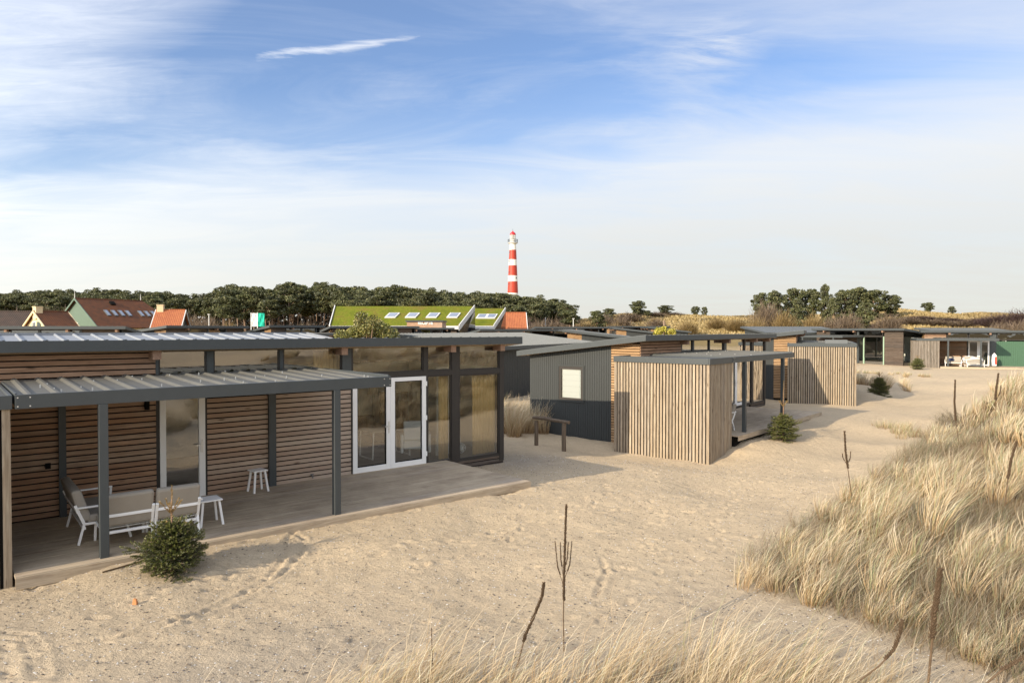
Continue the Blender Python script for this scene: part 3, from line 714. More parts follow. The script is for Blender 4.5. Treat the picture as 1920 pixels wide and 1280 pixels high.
        for it in spec:
            kd, a, b, z0, z1 = it[:5]
            if kd == 'clad': cl = MB(mir); h_slats(cl, a, b, 0, z0, z1, .11, .075); cl.build('cladding', [CM, M_black], root)
            elif kd == 'win': window(root, a, b, z0, z1, .01, mir, .06, GM, it[5] if len(it) > 5 else M_dark)
            elif kd == 'door': window(root, a, b, z0, z1, -.01, mir, .12, GM, M_white, 'door')
            elif kd == 'post': posts.box(a, b, -.06, .06, z0, z1)
            elif kd == 'screen':
                sc_ = MB(mir); siding(sc_, 0, a, b, -.02, -1, lambda v: z0, lambda v: z1, .16, .02, .02); sc_.build('green_screen', M_greenw, root)
            elif kd == 'green':
                sc_ = MB(mir); sc_.box(a, b, -.05, .05, z0, z1); sc_.build('green_frame', M_paleg, root)
        if posts.v: posts.build('facade_post', M_anth, root)
        bx = [q for q in (1.9, 5.0, 8.5, 11.4, 14.4) if q < Lx]
    if beams:
        for b in bx:
            bm_ = MB(mir); bm_.box(b - .075, b + .075, -.34, -.0005, 2.885, 3.06); bm_.build('rafter_end', M_beam, root)
    # canopy over the terrace
    if canopy:
        ca, cb = canopy; zc = 2.56
        c_ = MB(mir); zf, zbk = zc - .035, zc + .03
        # trapezoid sheet with ribs running front to back
        c_.hexa([(ca + .03, -3.0, zf - .02), (cb - .03, -3.0, zf - .02), (cb - .03, -.1, zbk - .02), (ca + .03, -.1, zbk - .02), (ca + .03, -3.0, zf), (cb - .03, -3.0, zf), (cb - .03, -.1, zbk), (ca + .03, -.1, zbk)])
        x = ca + .12
        while x < cb - .12:
            c_.hexa([(x, -3.0, zf), (x + .11, -3.0, zf), (x + .11, -.1, zbk), (x, -.1, zbk), (x + .035, -3.0, zf + .034), (x + .075, -3.0, zf + .034), (x + .075, -.1, zbk + .034), (x + .035, -.1, zbk + .034)]); x += .335
        co_ = c_.build('canopy', M_canroof, root)
        b_ = MB(mir)
        b_.box(ca - .0, cb, -3.075, -3.0, zc - .19, zc + .005); b_.box(ca, ca + .03, -3.0, -.09, zc - .15, zc + .02); b_.box(cb - .03, cb, -3.0, -.09, zc - .15, zc + .035)
        b_.box(ca, cb, -.09, -.025, zc - .17, zc - .0)
        b_.build('beam', M_anth, co_, bevel=.004)
        j = MB(mir)
        x = ca + 1.0
        while x < cb: j.box(x, x + .06, -2.99, -.095, zc - .16, zf - .022); x += 1.15
        j.build('joist', M_anth, co_)
        if not far:
            for q in (ca + .03, ca + .17, cb - .15, cb - .03):
                for z in (zc - .035, zc - .155): bo = MB(mir); bo.box(q - .008, q + .008, -3.082, -3.075, z - .008, z + .008); bo.build('bolt', M_bolt, co_)
            for i in range(26 if left_raised else 14):
                bo = MB(mir)
                q = ca + .2 + (cb - ca - .4) * random.random(); y = -2.9 + 2.7 * random.random(); zq = zf + (zbk - zf) * (y + 3) / 2.9
                bo.box(q - .007, q + .007, y - .007, y + .007, zq, zq + .05); bo.build('bolt', M_bolt, co_)
        for q in (canposts or (ca + 1.04, ca + 4.69)):
            p_ = MB(mir); p_.box(q - .06, q + .06, -3.085, -2.965, -.6, zc - .192); p_.build('post', M_anth, co_, bevel=.006)
    return root

def shed(label, loc, az,  x0, x1, y0, y1, ztop=2.56, zbase=-1.0, mir=1, group='vertical slat storage sheds beside the cabins', scale=1., mat=None):
    root = thing('storage_shed', label, 'shed', loc, R(90 - az), group); root.scale = (scale,) * 3
    b = MB(mir); zt = ztop - .19
    v_slats(b, 1, y0, y1, x0 + .03, -1, zbase, zt, jitter=.0)
    v_slats(b, 0, x0 + .035, x1, y0 + .03, -1, zbase, zt)
    v_slats(b, 1, y0 + .035, y1, x1 - .03, 1, zbase, zt)
    v_slats(b, 0, x0 + .035, x1 - .035, y1 - .03, 1, zbase, zt)
    for (x, y) in ((x0 - .0, y0 - .0), (x1 - .07, y0), (x0, y1 - .07), (x1 - .07, y1 - .07)): b.box(x, x + .07, y, y + .07, zbase, zt)
    b.build('slat_wall', [mat or M_slat_vert, M_black], root)
    f = MB(mir); e = .02
    f.box(x0 - e, x1 + e, y0 - e - .01, y0 + .02, zt, ztop); f.box(x0 - e, x1 + e, y1 - .02, y1 + e, zt, ztop)
    f.box(x0 - e - .008, x0 + .02, y0 + .02, y1 - .02, zt, ztop); f.box(x1 - .02, x1 + e + .004, y0 + .02, y1 - .02, zt, ztop)
    f.build('fascia', M_anth, root, bevel=.004)
    r = MB(mir); r.box(x0 + .02, x1 - .02, y0 + .02, y1 - .02, zt + .02, ztop - .035); r.build('roof', M_flatroof, root)
    return root
def deck(label, loc, az, x0, x1, y0=-3.12, y1=-.03, top=.12, mir=1, end_skew=0, edge=True, scale=1.):
    root = thing('timber_deck', label, 'deck', loc, R(90 - az), 'timber terraces in front of the cabins'); root.scale = (scale,) * 3
    b = MB(mir); y = y1
    while y > y0 + .03:
        k_ = random.uniform(-.002, .002); e = end_skew * (y - y1) / (y0 - y1)
        b.hexa([(x0, y - .137, top - .03), (x1 + e, y - .137, top - .03), (x1 + e, y, top - .03), (x0, y, top - .03), (x0, y - .137, top + k_), (x1 + e, y - .137, top + k_), (x1 + e, y, top + k_), (x0, y, top + k_)]); y -= .145
    b.build('deck_boards', M_deck, root)
    e = MB(mir); e.box(x0, x1 + end_skew, y - .03 + .0, y - .002, top - .16, top - .004); e.box(x1 - .03, x1 - .002, y, y1 - .1, top - .16, top - .034); e.build('edge_board', M_deck, root)
    s = MB(mir); s.box(x0 + .1, x1 - .15, y + .15, y1 - .02, -.8, top - .05); s.build('substructure', M_black, root)
    return root
m, k, out = newmat('zinc_sheet')
principled(k, out, k.mix(k.noise(obj_co(k), 2.0, 4, .6), (.20, .215, .235), (.27, .285, .31)), .5, .1, .5); 
# --- near cabin, its shed and terrace
def at(root, z): return (root.x, root.y, z)
cabin('long cabin with warm brown slat wall, white glazed doors and corrugated canopy, nearest of all', at(A0, 0), AZA, left_raised=True, gable=False)
shed('slat shed cut off by the picture edge beside the corrugated canopy', at(A0, 0), AZA, -1.05, .60, -3.03, .39)
deck('long curved-edge timber deck under the white lounge furniture', at(A0, 0), AZA, .62, 9.75, end_skew=.06)
# --- second cabin
cabin('cabin with dark boarded gable and small square window, behind the rail', at(B0, B0.z), AZB, scale=KB)
shed('sunlit vertical slat shed with its corner toward the open sand', at(B0, B0.z), AZB, -1.05, .65, -3.03, .39, scale=KB)
deck('timber deck under the flat canopy beside the sunlit shed and small fir', at(B0, B0.z - .12), AZB, .70, 9.3, end_skew=.1, scale=KB)
# --- third cabin
cabin('cabin with orange slat corner behind the flat canopy of the cabin in front', at(C0, C0.z), AZC, lining=True, scale=KC)
shed('vertical slat shed with a canopy shadow across it and a flat tray roof', at(C0, C0.z), AZC, -1.05, .65, -3.03, .39, scale=KC)
rt = thing('roof_tray', 'low grey curb lying on the flat roof of the shadowed shed', 'roof curb', at(C0, C0.z), R(90 - AZC)); rt.scale = (KC,) * 3
b = MB(); b.box(-.9, .2, -1.6, -1.5, 2.5, 2.74); b.box(-.9, -.8, -2.6, -1.6, 2.5, 2.74); b.box(.1, .2, -2.6, -1.6, 2.5, 2.74); b.build('curb', M_roofm, rt)
# --- cabins across the clearing
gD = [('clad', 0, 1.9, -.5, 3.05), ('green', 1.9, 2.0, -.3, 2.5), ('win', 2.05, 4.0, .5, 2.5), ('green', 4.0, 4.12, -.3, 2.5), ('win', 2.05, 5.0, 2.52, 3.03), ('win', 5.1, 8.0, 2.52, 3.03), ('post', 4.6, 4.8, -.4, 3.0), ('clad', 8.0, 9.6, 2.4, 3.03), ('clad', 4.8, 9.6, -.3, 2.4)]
cabin('grey slat cabin with a pale green framed window, behind the tray roofed shed', (35.9, 62.6, .31), 155, mir=-1, spec=gD, length=9.6, canopy=(4.0, 9.0), gable=False, slat=M_slat_grey, far=True)  # darker slat wood stands in for shade on this facade
gE = [('clad', 0, 3.3, -.4, 2.42), ('clad', 0, 1.7, 2.42, 3.05), ('win', 1.75, 3.4, 2.45, 3.04), ('win', 3.45, 5.0, 2.45, 3.04), ('door', 3.4, 4.2, .12, 2.36), ('door', 4.22, 5.0, .12, 2.36), ('post', 5.04, 5.5, -.4, 3.03), ('screen', 5.5, 12, -.5, 2.3), ('win', 5.55, 8.5, 2.4, 3.04), ('win', 8.6, 12, 2.4, 3.04)]
E0 = (37.7, 62.4, .12)
cabin('cabin with green board wall, white doors and towels drying on its lounge seats', E0, 112, spec=gE, length=12, canopy=(.65, 5.0), canposts=(1.3, 3.7), slat=M_slat_warm, far=True)
shed('small grey slat shed in front of the green-walled cabin', E0, 112, -1.05, .65, -3.03, .39, mat=M_slat_greyv)
deck('timber deck with towel covered seats in front of the white doors', E0, 112, .7, 9, mir=1)

# --- cabins further back, roofs showing above the near cabin
def fcorner(px, y, D, az, mir=1):
    x = (px - 960) / 1280 * D; z = 3.45 - (y - 618) * D / 1280
    u = U(az) * mir; v = V(az)
    p = Vector((x, D, 0)) + u * .36 + v * .42
    return (p.x, p.y, z - ZR)
def sp(L, *w):
    s_ = []
    x = 0.0
    for kd, n in w:
        if kd == 'c': s_.append(('clad', x, x + n, 1.5, 3.04))
        elif kd == 'w': s_.append(('win', x + .02, x + n - .02, 2.4, 3.04)); s_.append(('post', x + n - .02, x + n + .08, 2.2, 3.03))
        x += n
    s_.append(('clad', 0, L, -.5, 1.48)); return s_
FG = 'more cabins of the park standing in rows behind the nearest one'
def farcab(label, px, y, D, az, L_, w, mir=1, can=None, gable=True, slat=None):
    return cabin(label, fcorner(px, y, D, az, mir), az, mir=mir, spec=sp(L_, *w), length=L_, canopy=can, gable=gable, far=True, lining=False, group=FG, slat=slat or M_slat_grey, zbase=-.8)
Pc = Vector((-26.0 + .3, 45, 0)) - U(78) * 11.65
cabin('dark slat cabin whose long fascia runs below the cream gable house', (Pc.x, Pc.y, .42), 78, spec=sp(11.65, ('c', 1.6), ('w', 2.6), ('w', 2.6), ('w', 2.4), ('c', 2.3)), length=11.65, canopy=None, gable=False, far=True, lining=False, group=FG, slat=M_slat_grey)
farcab('cabin with rising gable edge below the big tiled barn roof', 312, 610, 52, 20, 8.3, (('c', 2.0), ('w', 2.2), ('w', 2.0), ('c', 2.0)))
farcab('cabin with sunlit gable just below the white and green flags', 505, 609.5, 58, 45, 4.6, (('c', 1.3), ('w', 1.5), ('w', 1.4)), can=(.2, 4.8))
farcab('cabin with sunlit gable half hidden behind the leafy tree', 619, 611, 62, 60, 8, (('c', 2.0), ('w', 2.2), ('w', 2.0), ('c', 1.5)), can=(-.5, 6))
cabin('dark cabin seen from behind with a long grey sheet roof, between the two nearest cabins', (.89, 48.8, 0.0), 207, spec=[('clad', 0, 14, -.5, 3.0)], length=14.6, canopy=None, gable=True, far=True, lining=False, group=FG)
farcab('cabin with a sloping grey roof and a lit slat corner, behind the dark gable', 1054, 617.5, 56, 188, 13, (('c', 3), ('w', 3)), mir=-1)
farcab('cabin with blue-grey roof before the yellow-green bush', 1149, 613.5, 80, 186, 13, (('c', 3), ('w', 3)), mir=-1)
farcab('cabin with blue-grey roof behind the yellow-green bush', 1215, 612.5, 92, 184, 14, (('c', 3), ('w', 3)), mir=-1)
farcab('cabin with pale sheet roof below the dune, seen from behind', 1538, 612, 78, 262, 9, (('c', 3),))
farcab('cabin with pale sheet roof above the canopy of the green-walled cabin', 1858, 614.5, 78, 262, 9, (('c', 3),))
farcab('thin far cabin roof behind the green-walled cabin', 1140, 611.2, 100, 80, 9, (('c', 3), ('w', 3)))
farcab('far low cabin left of the lighthouse foot with a flat dark edge', 900, 617, 70, 60, 9, (('c', 3), ('w', 3)), mir=1)
farcab('far cabin with pale fascia right below the orange roofed house', 1003, 612.5, 84, 78, 9, (('c', 2), ('w', 3), ('w', 3)))
farcab('low cabin behind the leafy tree in front of the moss roofs', 690, 614, 74, 70, 9, (('c', 2), ('w', 3), ('w', 3)))

# pitched houses ------------------------------------------------------------
def house(label, loc, rz, Lx, D, zeave, zridge, roofm, wallm, endm=None, hip=0., trim=M_trimw, win=(), skyl=(), chim=None, base=-3., cat='house', name='brick_house', over=.3, fin=False, eave_low=None, vent=()):
    """ridge along local x; gables at x=0 and x=Lx; loc = ground corner"""
    r = thing(name, label, cat, loc, rz)
    w = MB(); w.box(0.05, Lx - .05, .05, D - .05, base, zeave); w.build('wall', wallm, r)
    for x, sgn in ((0, -1), (Lx, 1)):
        g = MB(); hh = hip if sgn > 0 else 0
        if hh: continue
        g.prism([(.05, zeave), (D - .05, zeave), (D / 2, zridge - .1)], 0, x + .05 if sgn < 0 else x - .15, x + .15 if sgn < 0 else x - .05); g.build('gable', endm or wallm, r)
    ro = MB(); ov = over; s_ = (zridge - zeave) / (D / 2); ze = zeave - ov * s_
    for sd_, y0 in ((-1, -ov), (1, D + ov)):
        xr = Lx + ov - hip; q = [(-ov, y0, ze), (Lx + ov, y0, ze), (xr, D / 2, zridge), (-ov, D / 2, zridge)]
        nrm = Vector((0, sd_ * s_, 1)).normalized() * .14
        top = [tuple(Vector(p) + nrm) for p in q]; ro.hexa(q + top)
    if hip: ro.hexa([(Lx + ov, -ov, ze), (Lx + ov + .1, -ov, ze), (Lx + ov + .1, D + ov, ze), (Lx + ov, D + ov, ze), (xr - .05, D / 2 - .02, zridge), (xr + .05, D / 2 - .02, zridge), (xr + .05, D / 2 + .02, zridge), (xr - .05, D / 2 + .02, zridge)])
    rf = ro.build('roof', roofm, r)
    rd = MB(); rd.tube([(-ov, D / 2, zridge + .14), (Lx + ov - hip, D / 2, zridge + .14)], .14, 6); rd.build('ridge', roofm, rf)
    if trim:
        for x in ((-ov - .12,) if hip else (-ov - .12, Lx + ov)):
            t_ = MB()
            for sd_ in (-1, 1):
                y0 = -ov if sd_ < 0 else D + ov
                t_.hexa([(x, y0, ze - .1), (x + .12, y0, ze - .1), (x + .12, D / 2, zridge - .1), (x, D / 2, zridge - .1), (x, y0, ze + .2), (x + .12, y0, ze + .2), (x + .12, D / 2, zridge + .22), (x, D / 2, zridge + .22)])
            t_.build('bargeboard', trim, rf)
    def on_roof(mb, x, f, wd, ht, th, th0=.14):
        # rectangle on the front slope: f = fraction up the slope
        y = -ov + (D / 2 + ov) * f; dy = ht / math.hypot(1, s_)
        z = ze + (y + ov) * s_; q = [(x, y, z), (x + wd, y, z), (x + wd, y + dy, z + dy * s_), (x, y + dy, z + dy * s_)]
        n_ = Vector((0, -s_, 1)).normalized()
        mb.hexa([tuple(Vector(p) + n_ * th0) for p in q] + [tuple(Vector(p) + n_ * (th0 + th)) for p in q])
    for x, f, wd, ht in skyl:
        k1 = MB(); on_roof(k1, x, f, wd, ht, .12); fo = k1.build('skylight', M_trimw if trim is M_trimw else M_roofm, rf)
        k2 = MB(); e = .12; on_roof(k2, x + e, f + e * .6 / (D / 2), wd - 2 * e, ht - 2 * e, .03, .26); k2.build('pane', MATS['sky_pane'], fo)
    for x, f, wd, ht in vent:
        k1 = MB(); on_roof(k1, x, f, wd, ht, .25); k1.build('roof_vent', M_black, rf)
    if chim:
        x, y, h_, cw, cm = chim; c_ = MB(); c_.box(x - cw, x + cw, y - cw, y + cw, zridge - 1, zridge + h_); c_.box(x - cw - .06, x + cw + .06, y - cw - .06, y + cw + .06, zridge + h_, zridge + h_ + .12); c_.build('chimney', cm, rf)
    for face, a, z0, wd, ht, fm in win:
        f = MB(); g = MB()
        if face == 'L': f.box(-.03, .06, a, a + wd, z0, z0 + ht); g.box(-.045, -.03, a + .1, a + wd / 2 - .04, z0 + .1, z0 + ht - .1); g.box(-.045, -.03, a + wd / 2 + .04, a + wd - .1, z0 + .1, z0 + ht - .1)
        elif face == 'F': f.box(a, a + wd, -.03, .06, z0, z0 + ht); g.box(a + .1, a + wd / 2 - .04, -.045, -.03, z0 + .1, z0 + ht - .1); g.box(a + wd / 2 + .04, a + wd - .1, -.045, -.03, z0 + .1, z0 + ht - .1)
        else: f.box(Lx - .06, Lx + .03, a, a + wd, z0, z0 + ht); g.box(Lx + .03, Lx + .045, a + .1, a + wd - .1, z0 + .1, z0 + ht - .1)
        fo = f.build('window', fm, r); g.build('pane', MATS['dark_pane'], fo)
    if fin:
        for x in (-ov, Lx - hip):
            f = MB(); f.tube([(x, D / 2, zridge), (x, D / 2, zridge + 1.3)], [.07, .02], 5); f.build('finial', M_trimw, rf)
    return r
m, k, out = newmat('sky_pane'); principled(k, out, (.30, .34, .42), .12, .3, .8)
m, k, out = newmat('dark_pane'); principled(k, out, (.02, .025, .03), .08, 0, .8)
def pz(y, D): return 3.45 - (y - 618) * D / 1280
def pxx(px, D): return (px - 960) / 1280 * D
# big barn: front slope faces the camera; green gable on its left end
D = 112.
house('large barn with brown tiled hipped roof, green gable and seven skylights', (pxx(186, 106), 106, 0), R(60), 13.5, 12.5, 3.9, pz(561, 109), M_tile_brown, M_cream, M_greeng, hip=3.0, fin=True, name='barn', cat='barn', trim=M_greeng,
      skyl=[(2.6 + i * 1.15, .40, .62, 1.6) for i in range(4)] + [(8.2 + i * 1.1, .40, .62, 1.6) for i in range(3)], vent=[(4.6, .80, .8, .8), (9.0, .06, 1.2, .9)], win=(('L', 6, 3.2, 1.1, 1.4, M_white),))
# green triangle and cream wall of the barn's left end seen obliquely are built into a wide lean gable
house('cream brick house with stepped chimney and brown tiled roof', (pxx(97, 96), 96, 0), R(60), 4.0, 8.5, 2.9, pz(585, 98), M_tile_brown, M_cream, M_cream, win=(('L', 3.0, 3.5, .95, 1.1, M_greenw), ('L', 4.3, 3.5, .95, 1.1, M_white)), chim=(.25, 4.25, .7, .45, M_cream), trim=M_cream)
house('house with bright orange tiled roof and yellow chimney', (pxx(285, 112), 112, 0), R(14), 4.0, 8, 3.4, pz(583, 118), M_tile_orange, M_siding, M_siding, chim=(.4, 4, .9, .5, M_cream), win=(('R', 3.3, 3.8, 1.0, 1.3, M_trimw),))
house('low house with dark tiled roof and white gable at the picture edge', (pxx(-75, 104), 104, 0), R(12), 9.6, 8, 3.3, pz(584, 105), M_tile_dark, M_siding, M_whitew)
house('small house with orange tiled roof and white gable edge below the lighthouse', (pxx(941, 116), 116, 0), R(3), 4.0, 6, 3.6, pz(588, 120), M_tile_orange, M_siding, M_siding)
house('little dark roofed house beside the orange roof', (pxx(985, 135), 132, 0), R(-5), 3.4, 5, 3.6, pz(597, 135), M_tile_dark, M_whitew, M_whitew)

# moss roofed reception buildings: one long slope facing us
def mossroof(label, px0, px1, pxb0, pxb1, ytop, ybot, D, sky_px, sign=False):
    r = thing('moss_roof_building', label, 'building', (0, 0, 0))
    zt, zb = pz(ytop, D + 7), pz(ybot, D); x0, x1 = pxx(px0, D + 7), pxx(px1, D + 7); b0, b1 = pxx(pxb0, D), pxx(pxb1, D); Y0, Y1 = D, D + 7
    n_ = Vector((0, -(zt - zb), 7)).normalized()
    q = [Vector((b0, Y0, zb)), Vector((b1, Y0, zb)), Vector((x1, Y1, zt)), Vector((x0, Y1, zt))]
    m_ = MB(); m_.hexa([p - n_ * .4 for p in q] + q); ro = m_.build('roof', M_sedum, r)
    # thin turf cards for a soft top
    t_ = MB()
    for a, b_, c, d_, off in ((b0, x0, Y0, Y1, -.2), (b1, x1, Y0, Y1, 0)):
        t_.hexa([(a + off, c - .1, zb - .6), (a + off + .12, c - .1, zb - .6), (b_ + off + .12, d_, zt - .6), (b_ + off, d_, zt - .6), (a + off, c - .1, zb + .16), (a + off + .12, c - .1, zb + .16), (b_ + off + .12, d_, zt + .16), (b_ + off, d_, zt + .16)])
    t_.box(b0, b1, Y0 - .25, Y0 - .02, zb - .45, zb + .02); t_.build('roof_trim', M_trimw, ro)
    w = MB(); zt2 = zt - .45; zb2 = zb - .45
    w.hexa([(b0 + .3, Y0 + .3, -.5), (b1 - .3, Y0 + .3, -.5), (x1 - .3, Y1 + 4, -.5), (x0 + .3, Y1 + 4, -.5), (b0 + .3, Y0 + .3, zb2), (b1 - .3, Y0 + .3, zb2), (x1 - .3, Y1, zt2), (x0 + .3, Y1, zt2)]); w.build('wall', M_slat_grey, r)
    g = MB(); g.hexa([(b1, Y0, 0), (b1 + .1, Y0, 0), (x1 + .1, Y1 + 3, 0), (x1, Y1 + 3, 0), (b1, Y0, zb - .3), (b1 + .1, Y0, zb - .3), (x1 + .1, Y1 - .1, zt - .3), (x1, Y1 - .1, zt - .3)]); g.build('side_glazing', MATS['dark_pane'], r)
    for p_, y_ in sky_px:
        f = (ybot - y_) / (ybot - ytop); w_ = 1.5
        cxk = pxx(p_, D + 7 * f); cyk = Y0 + 7 * f; czk = zb + (zt - zb) * f
        lean = ((x0 - b0) if p_ < (px0 + px1) / 2 + 999 else 0)
        dirv = (Vector((x1 - b1, Y1 - Y0, zt - zb)) ).normalized()
        c0 = Vector((cxk, cyk, czk))
        q1 = [c0, c0 + Vector((w_, 0, 0)), c0 + Vector((w_, 0, 0)) + dirv * 1.8, c0 + dirv * 1.8]
        k1 = MB(); k1.hexa(q1 + [p + n_ * .15 for p in q1]); fo = k1.build('skylight', M_trimw, ro)
        c1 = c0 + Vector((.2, 0, 0)) + dirv * .25 + n_ * .15; q2 = [c1, c1 + Vector((w_ - .4, 0, 0)), c1 + Vector((w_ - .4, 0, 0)) + dirv * 1.35, c1 + dirv * 1.35]
        k2 = MB(); k2.hexa(q2 + [p + n_ * .04 for p in q2]); k2.build('pane', MATS['sky_pane'], fo)
    return r
rr_ = mossroof('long reception building with a bright green moss roof and four skylights', 630, 889, 620, 860, 574, 611, 92, ((721, 597), (759, 597), (798, 597), (837, 597)))
mossroof('shorter building with a green moss roof and two skylights, right of the long one', 885, 947, 862, 925, 578, 611, 104, ((892, 598), (910, 598)))
D = 84.
en = thing('reception_porch', 'dark boarded reception porch with white lettering before the moss roof', 'porch', (pxx(763, D), D, 0))
wd = pxx(829, D) - pxx(763, D)
b = MB(); b.box(0, wd, 0, 5, 2.9, pz(603, D)); b.build('facade', MATS['wood_slat_warm'], en)
b = MB(); b.box(-.15, wd + .15, -.15, 5, pz(603, D), pz(600.5, D)); b.build('roof', M_anth, en)
b = MB(); b.box(wd * .25, wd * .27 + .3, .3, .6, -.5, 2.9); b.box(wd * .78, wd * .78 + .35, .3, .6, -.5, 2.9); b.build('column', M_slat_orange, en)
b = MB(); b.box(0, wd, 1.5, 4.9, -.5, 2.89); b.build('wall', MATS['dark_pane'], en)
fc = bpy.data.curves.new('sign_lettering', 'FONT'); fc.body = 'RECEPTIE'; fc.size = .62; fc.extrude = .02; fc.align_x = 'CENTER'; fc.offset = .012
tmp = bpy.data.objects.new('t', fc); COL.objects.link(tmp); bpy.context.view_layer.update(); me_ = bpy.data.meshes.new_from_object(tmp.evaluated_get(bpy.context.evaluated_depsgraph_get())); bpy.data.objects.remove(tmp)
so = bpy.data.objects.new('sign_lettering', me_); COL.objects.link(so); so.parent = en; so.rotation_euler = (R(90), 0, 0); so.location = (wd * .53, -.03, pz(608.2, D)); so.scale = (.72, 1, 1); me_.materials.clear(); me_.materials.append(M_white)

# lighthouse ---------------------------------------------------------------
D = 365.; lx = pxx(961.5, D)
lh = thing('lighthouse', 'tall red and white banded lighthouse with red lantern rising above the pine wood', 'lighthouse', (lx, D, 0))
def rz_(y): return pz(y, D)
def rad(y): return np.interp(y, [455, 552, 600], [5.9 * D / 1280, 10.0 * D / 1280, 11.6 * D / 1280])
bands = [(617, 'w'), (588, 'r'), (570, 'w'), (551, 'w'), (549.5, 'r'), (528, 'w'), (517, 'r'), (498, 'w'), (487, 'r'), (469, 'w'), (458, None)]
for (y0, c), (y1, _) in zip(bands[:-1], bands[1:]):
    b = MB(); ys2 = np.linspace(y0, y1, 4); b.lathe([(rad(q), rz_(q)) for q in ys2], 28); o = b.build('tower_band', M_redw if c == 'r' else M_whitew, lh, smooth=False)
b = MB(); b.lathe([(rad(458), rz_(458)), (9.4 * D / 1280, rz_(456.5)), (9.4 * D / 1280, rz_(455.6)), (5 * D / 1280, rz_(455.6))], 28); b.build('gallery', M_trimw, lh)
b = MB(); rg = 9.2 * D / 1280
for i in range(24): w_ = 2 * math.pi * i / 24; b.bar((rg * math.cos(w_), rg * math.sin(w_), rz_(455.6)), (rg * math.cos(w_), rg * math.sin(w_), rz_(449.5)), .12)
for zz_ in (rz_(449.5), rz_(452.5)): b.tube([(rg * math.cos(2 * math.pi * i / 24), rg * math.sin(2 * math.pi * i / 24), zz_) for i in range(25)], .07, 4)
b.build('railing', M_anth, lh)
b = MB(); b.lathe([(5.6 * D / 1280, rz_(455.6)), (5.4 * D / 1280, rz_(449.5))], 20); b.build('watch_room', M_whitew, lh)
b = MB(); b.lathe([(4.6 * D / 1280, rz_(449.5)), (4.6 * D / 1280, rz_(441))], 16); b.build('lantern_glass', MATS['dark_pane'], lh)
b = MB(); rl = 4.8 * D / 1280
for i in range(12): w_ = 2 * math.pi * i / 12; b.bar((rl * math.cos(w_), rl * math.sin(w_), rz_(449.5)), (rl * math.cos(w_), rl * math.sin(w_), rz_(441)), .3)
b.build('lantern_bars', M_whitew, lh)
b = MB(); b.lathe([(5.7 * D / 1280, rz_(441)), (5.2 * D / 1280, rz_(438.5)), (3.4 * D / 1280, rz_(436.3)), (1.2 * D / 1280, rz_(434.8)), (.7 * D / 1280, rz_(433.5))], 20); b.build('lantern_roof', M_redroof, lh)
b = MB(); b.tube([(0, 0, rz_(434)), (0, 0, rz_(429.5))], [.12, .05], 5); b.build('weather_vane', M_anth, lh)
for yq, w_ in ((490.5, 215), (521.5, 318), (474, 215), (511, 215), (533, 220)):
    b = MB(); a_ = R(w_); rr2 = rad(yq) - .12; b.box(-.35, .35, -.2, .2, rz_(yq + 1.3), rz_(yq - 1.3)); o = b.build('window', MATS['dark_pane'], lh); o.location = (rr2 * math.cos(a_), rr2 * math.sin(a_), 0); o.rotation_euler = (0, 0, a_ - R(90))

# flags
for i, (px, cm, lb) in enumerate(((471, 'flag_white', 'tall white banner flag on the wood edge, left of the green one'), (483, 'flag_green', 'tall turquoise green banner flag with a white lower corner'))):
    D = 96.
    fl = thing('banner_flag', lb, 'flag', (pxx(px, D), D, 0)); b = MB(); b.tube([(0, 0, 0), (0, 0, pz(586, D))], .05, 6); b.build('pole', M_white, fl)
    b = MB(); n_ = 10; w_ = .9; vs = []; fs = []
    for j in range(n_ + 1):
        for q in range(5):
            zq = pz(587, D) - j / n_ * (pz(587, D) - pz(612, D)); vs.append((.06 + w_ * q / 4, .08 * math.sin(q * 1.9 + j * .7), zq))
    for j in range(n_):
        for q in range(4): fs.append((j * 5 + q, j * 5 + q + 1, (j + 1) * 5 + q + 1, (j + 1) * 5 + q))
    b.add(vs, fs)
    mt = plain(cm, (.75, .72, .70) if i == 0 else (.02, .42, .30), .8, 0, .2, .15, 1.2); b.build('cloth', mt, fl)
# ------------------------------------------------------------------ furniture
def lounge(label, loc, rz, w=.68, armL=False, armR=False, group='white framed lounge seats on the terraces', fabric=None):
    r = thing('lounge_seat', label, 'lounge seat', loc, rz, group)
    f = MB(); h = w / 2
    for s in (-1, 1):
        x = s * (h - .02)
        f.bar((x, .02, 0), (x, .10, .32), .035); f.bar((x, .10, .32), (x, -.02, .62), .042)      # rear leg kinked into the back post
        f.bar((x, .74, 0), (x, .66, .32), .035); f.bar((x, .10, .315), (x, .68, .315), .035)
    f.bar((-h, .10, .25), (h, .10, .25), .04); f.bar((-h, .02, .52), (h, .02, .52), .045); f.bar((-h, .67, .31), (h, .67, .31), .035)
    for i in range(5): y = .18 + i * .11; f.bar((-h + .03, y, .30), (h - .03, y, .30), .05, .012)
    f.build('frame', M_white, r, bevel=.004)
    for s, on in ((-1, armL), (1, armR)):
        if on:
            a = MB(); x = s * (h + .015); a.bar((x, .0, .58), (x, .70, .58), .04, .025); a.bar((x, .68, .58), (x, .66, .30), .035); a.build('arm', M_white, r, bevel=.004)
    c = MB(); c.box(-h + .015, h - .015, .14, .72, .325, .45); c.build('seat_cushion', fabric or M_taupe, r, bevel=.04)
    c = MB(); c.hexa([(-h + .01, .06, .34), (h - .01, .06, .34), (h - .01, .22, .36), (-h + .01, .22, .36), (-h + .01, -.08, .84), (h - .01, -.08, .84), (h - .01, .06, .86), (-h + .01, .06, .86)]); c.build('back_cushion', fabric or M_taupe, r, bevel=.04)
    return r
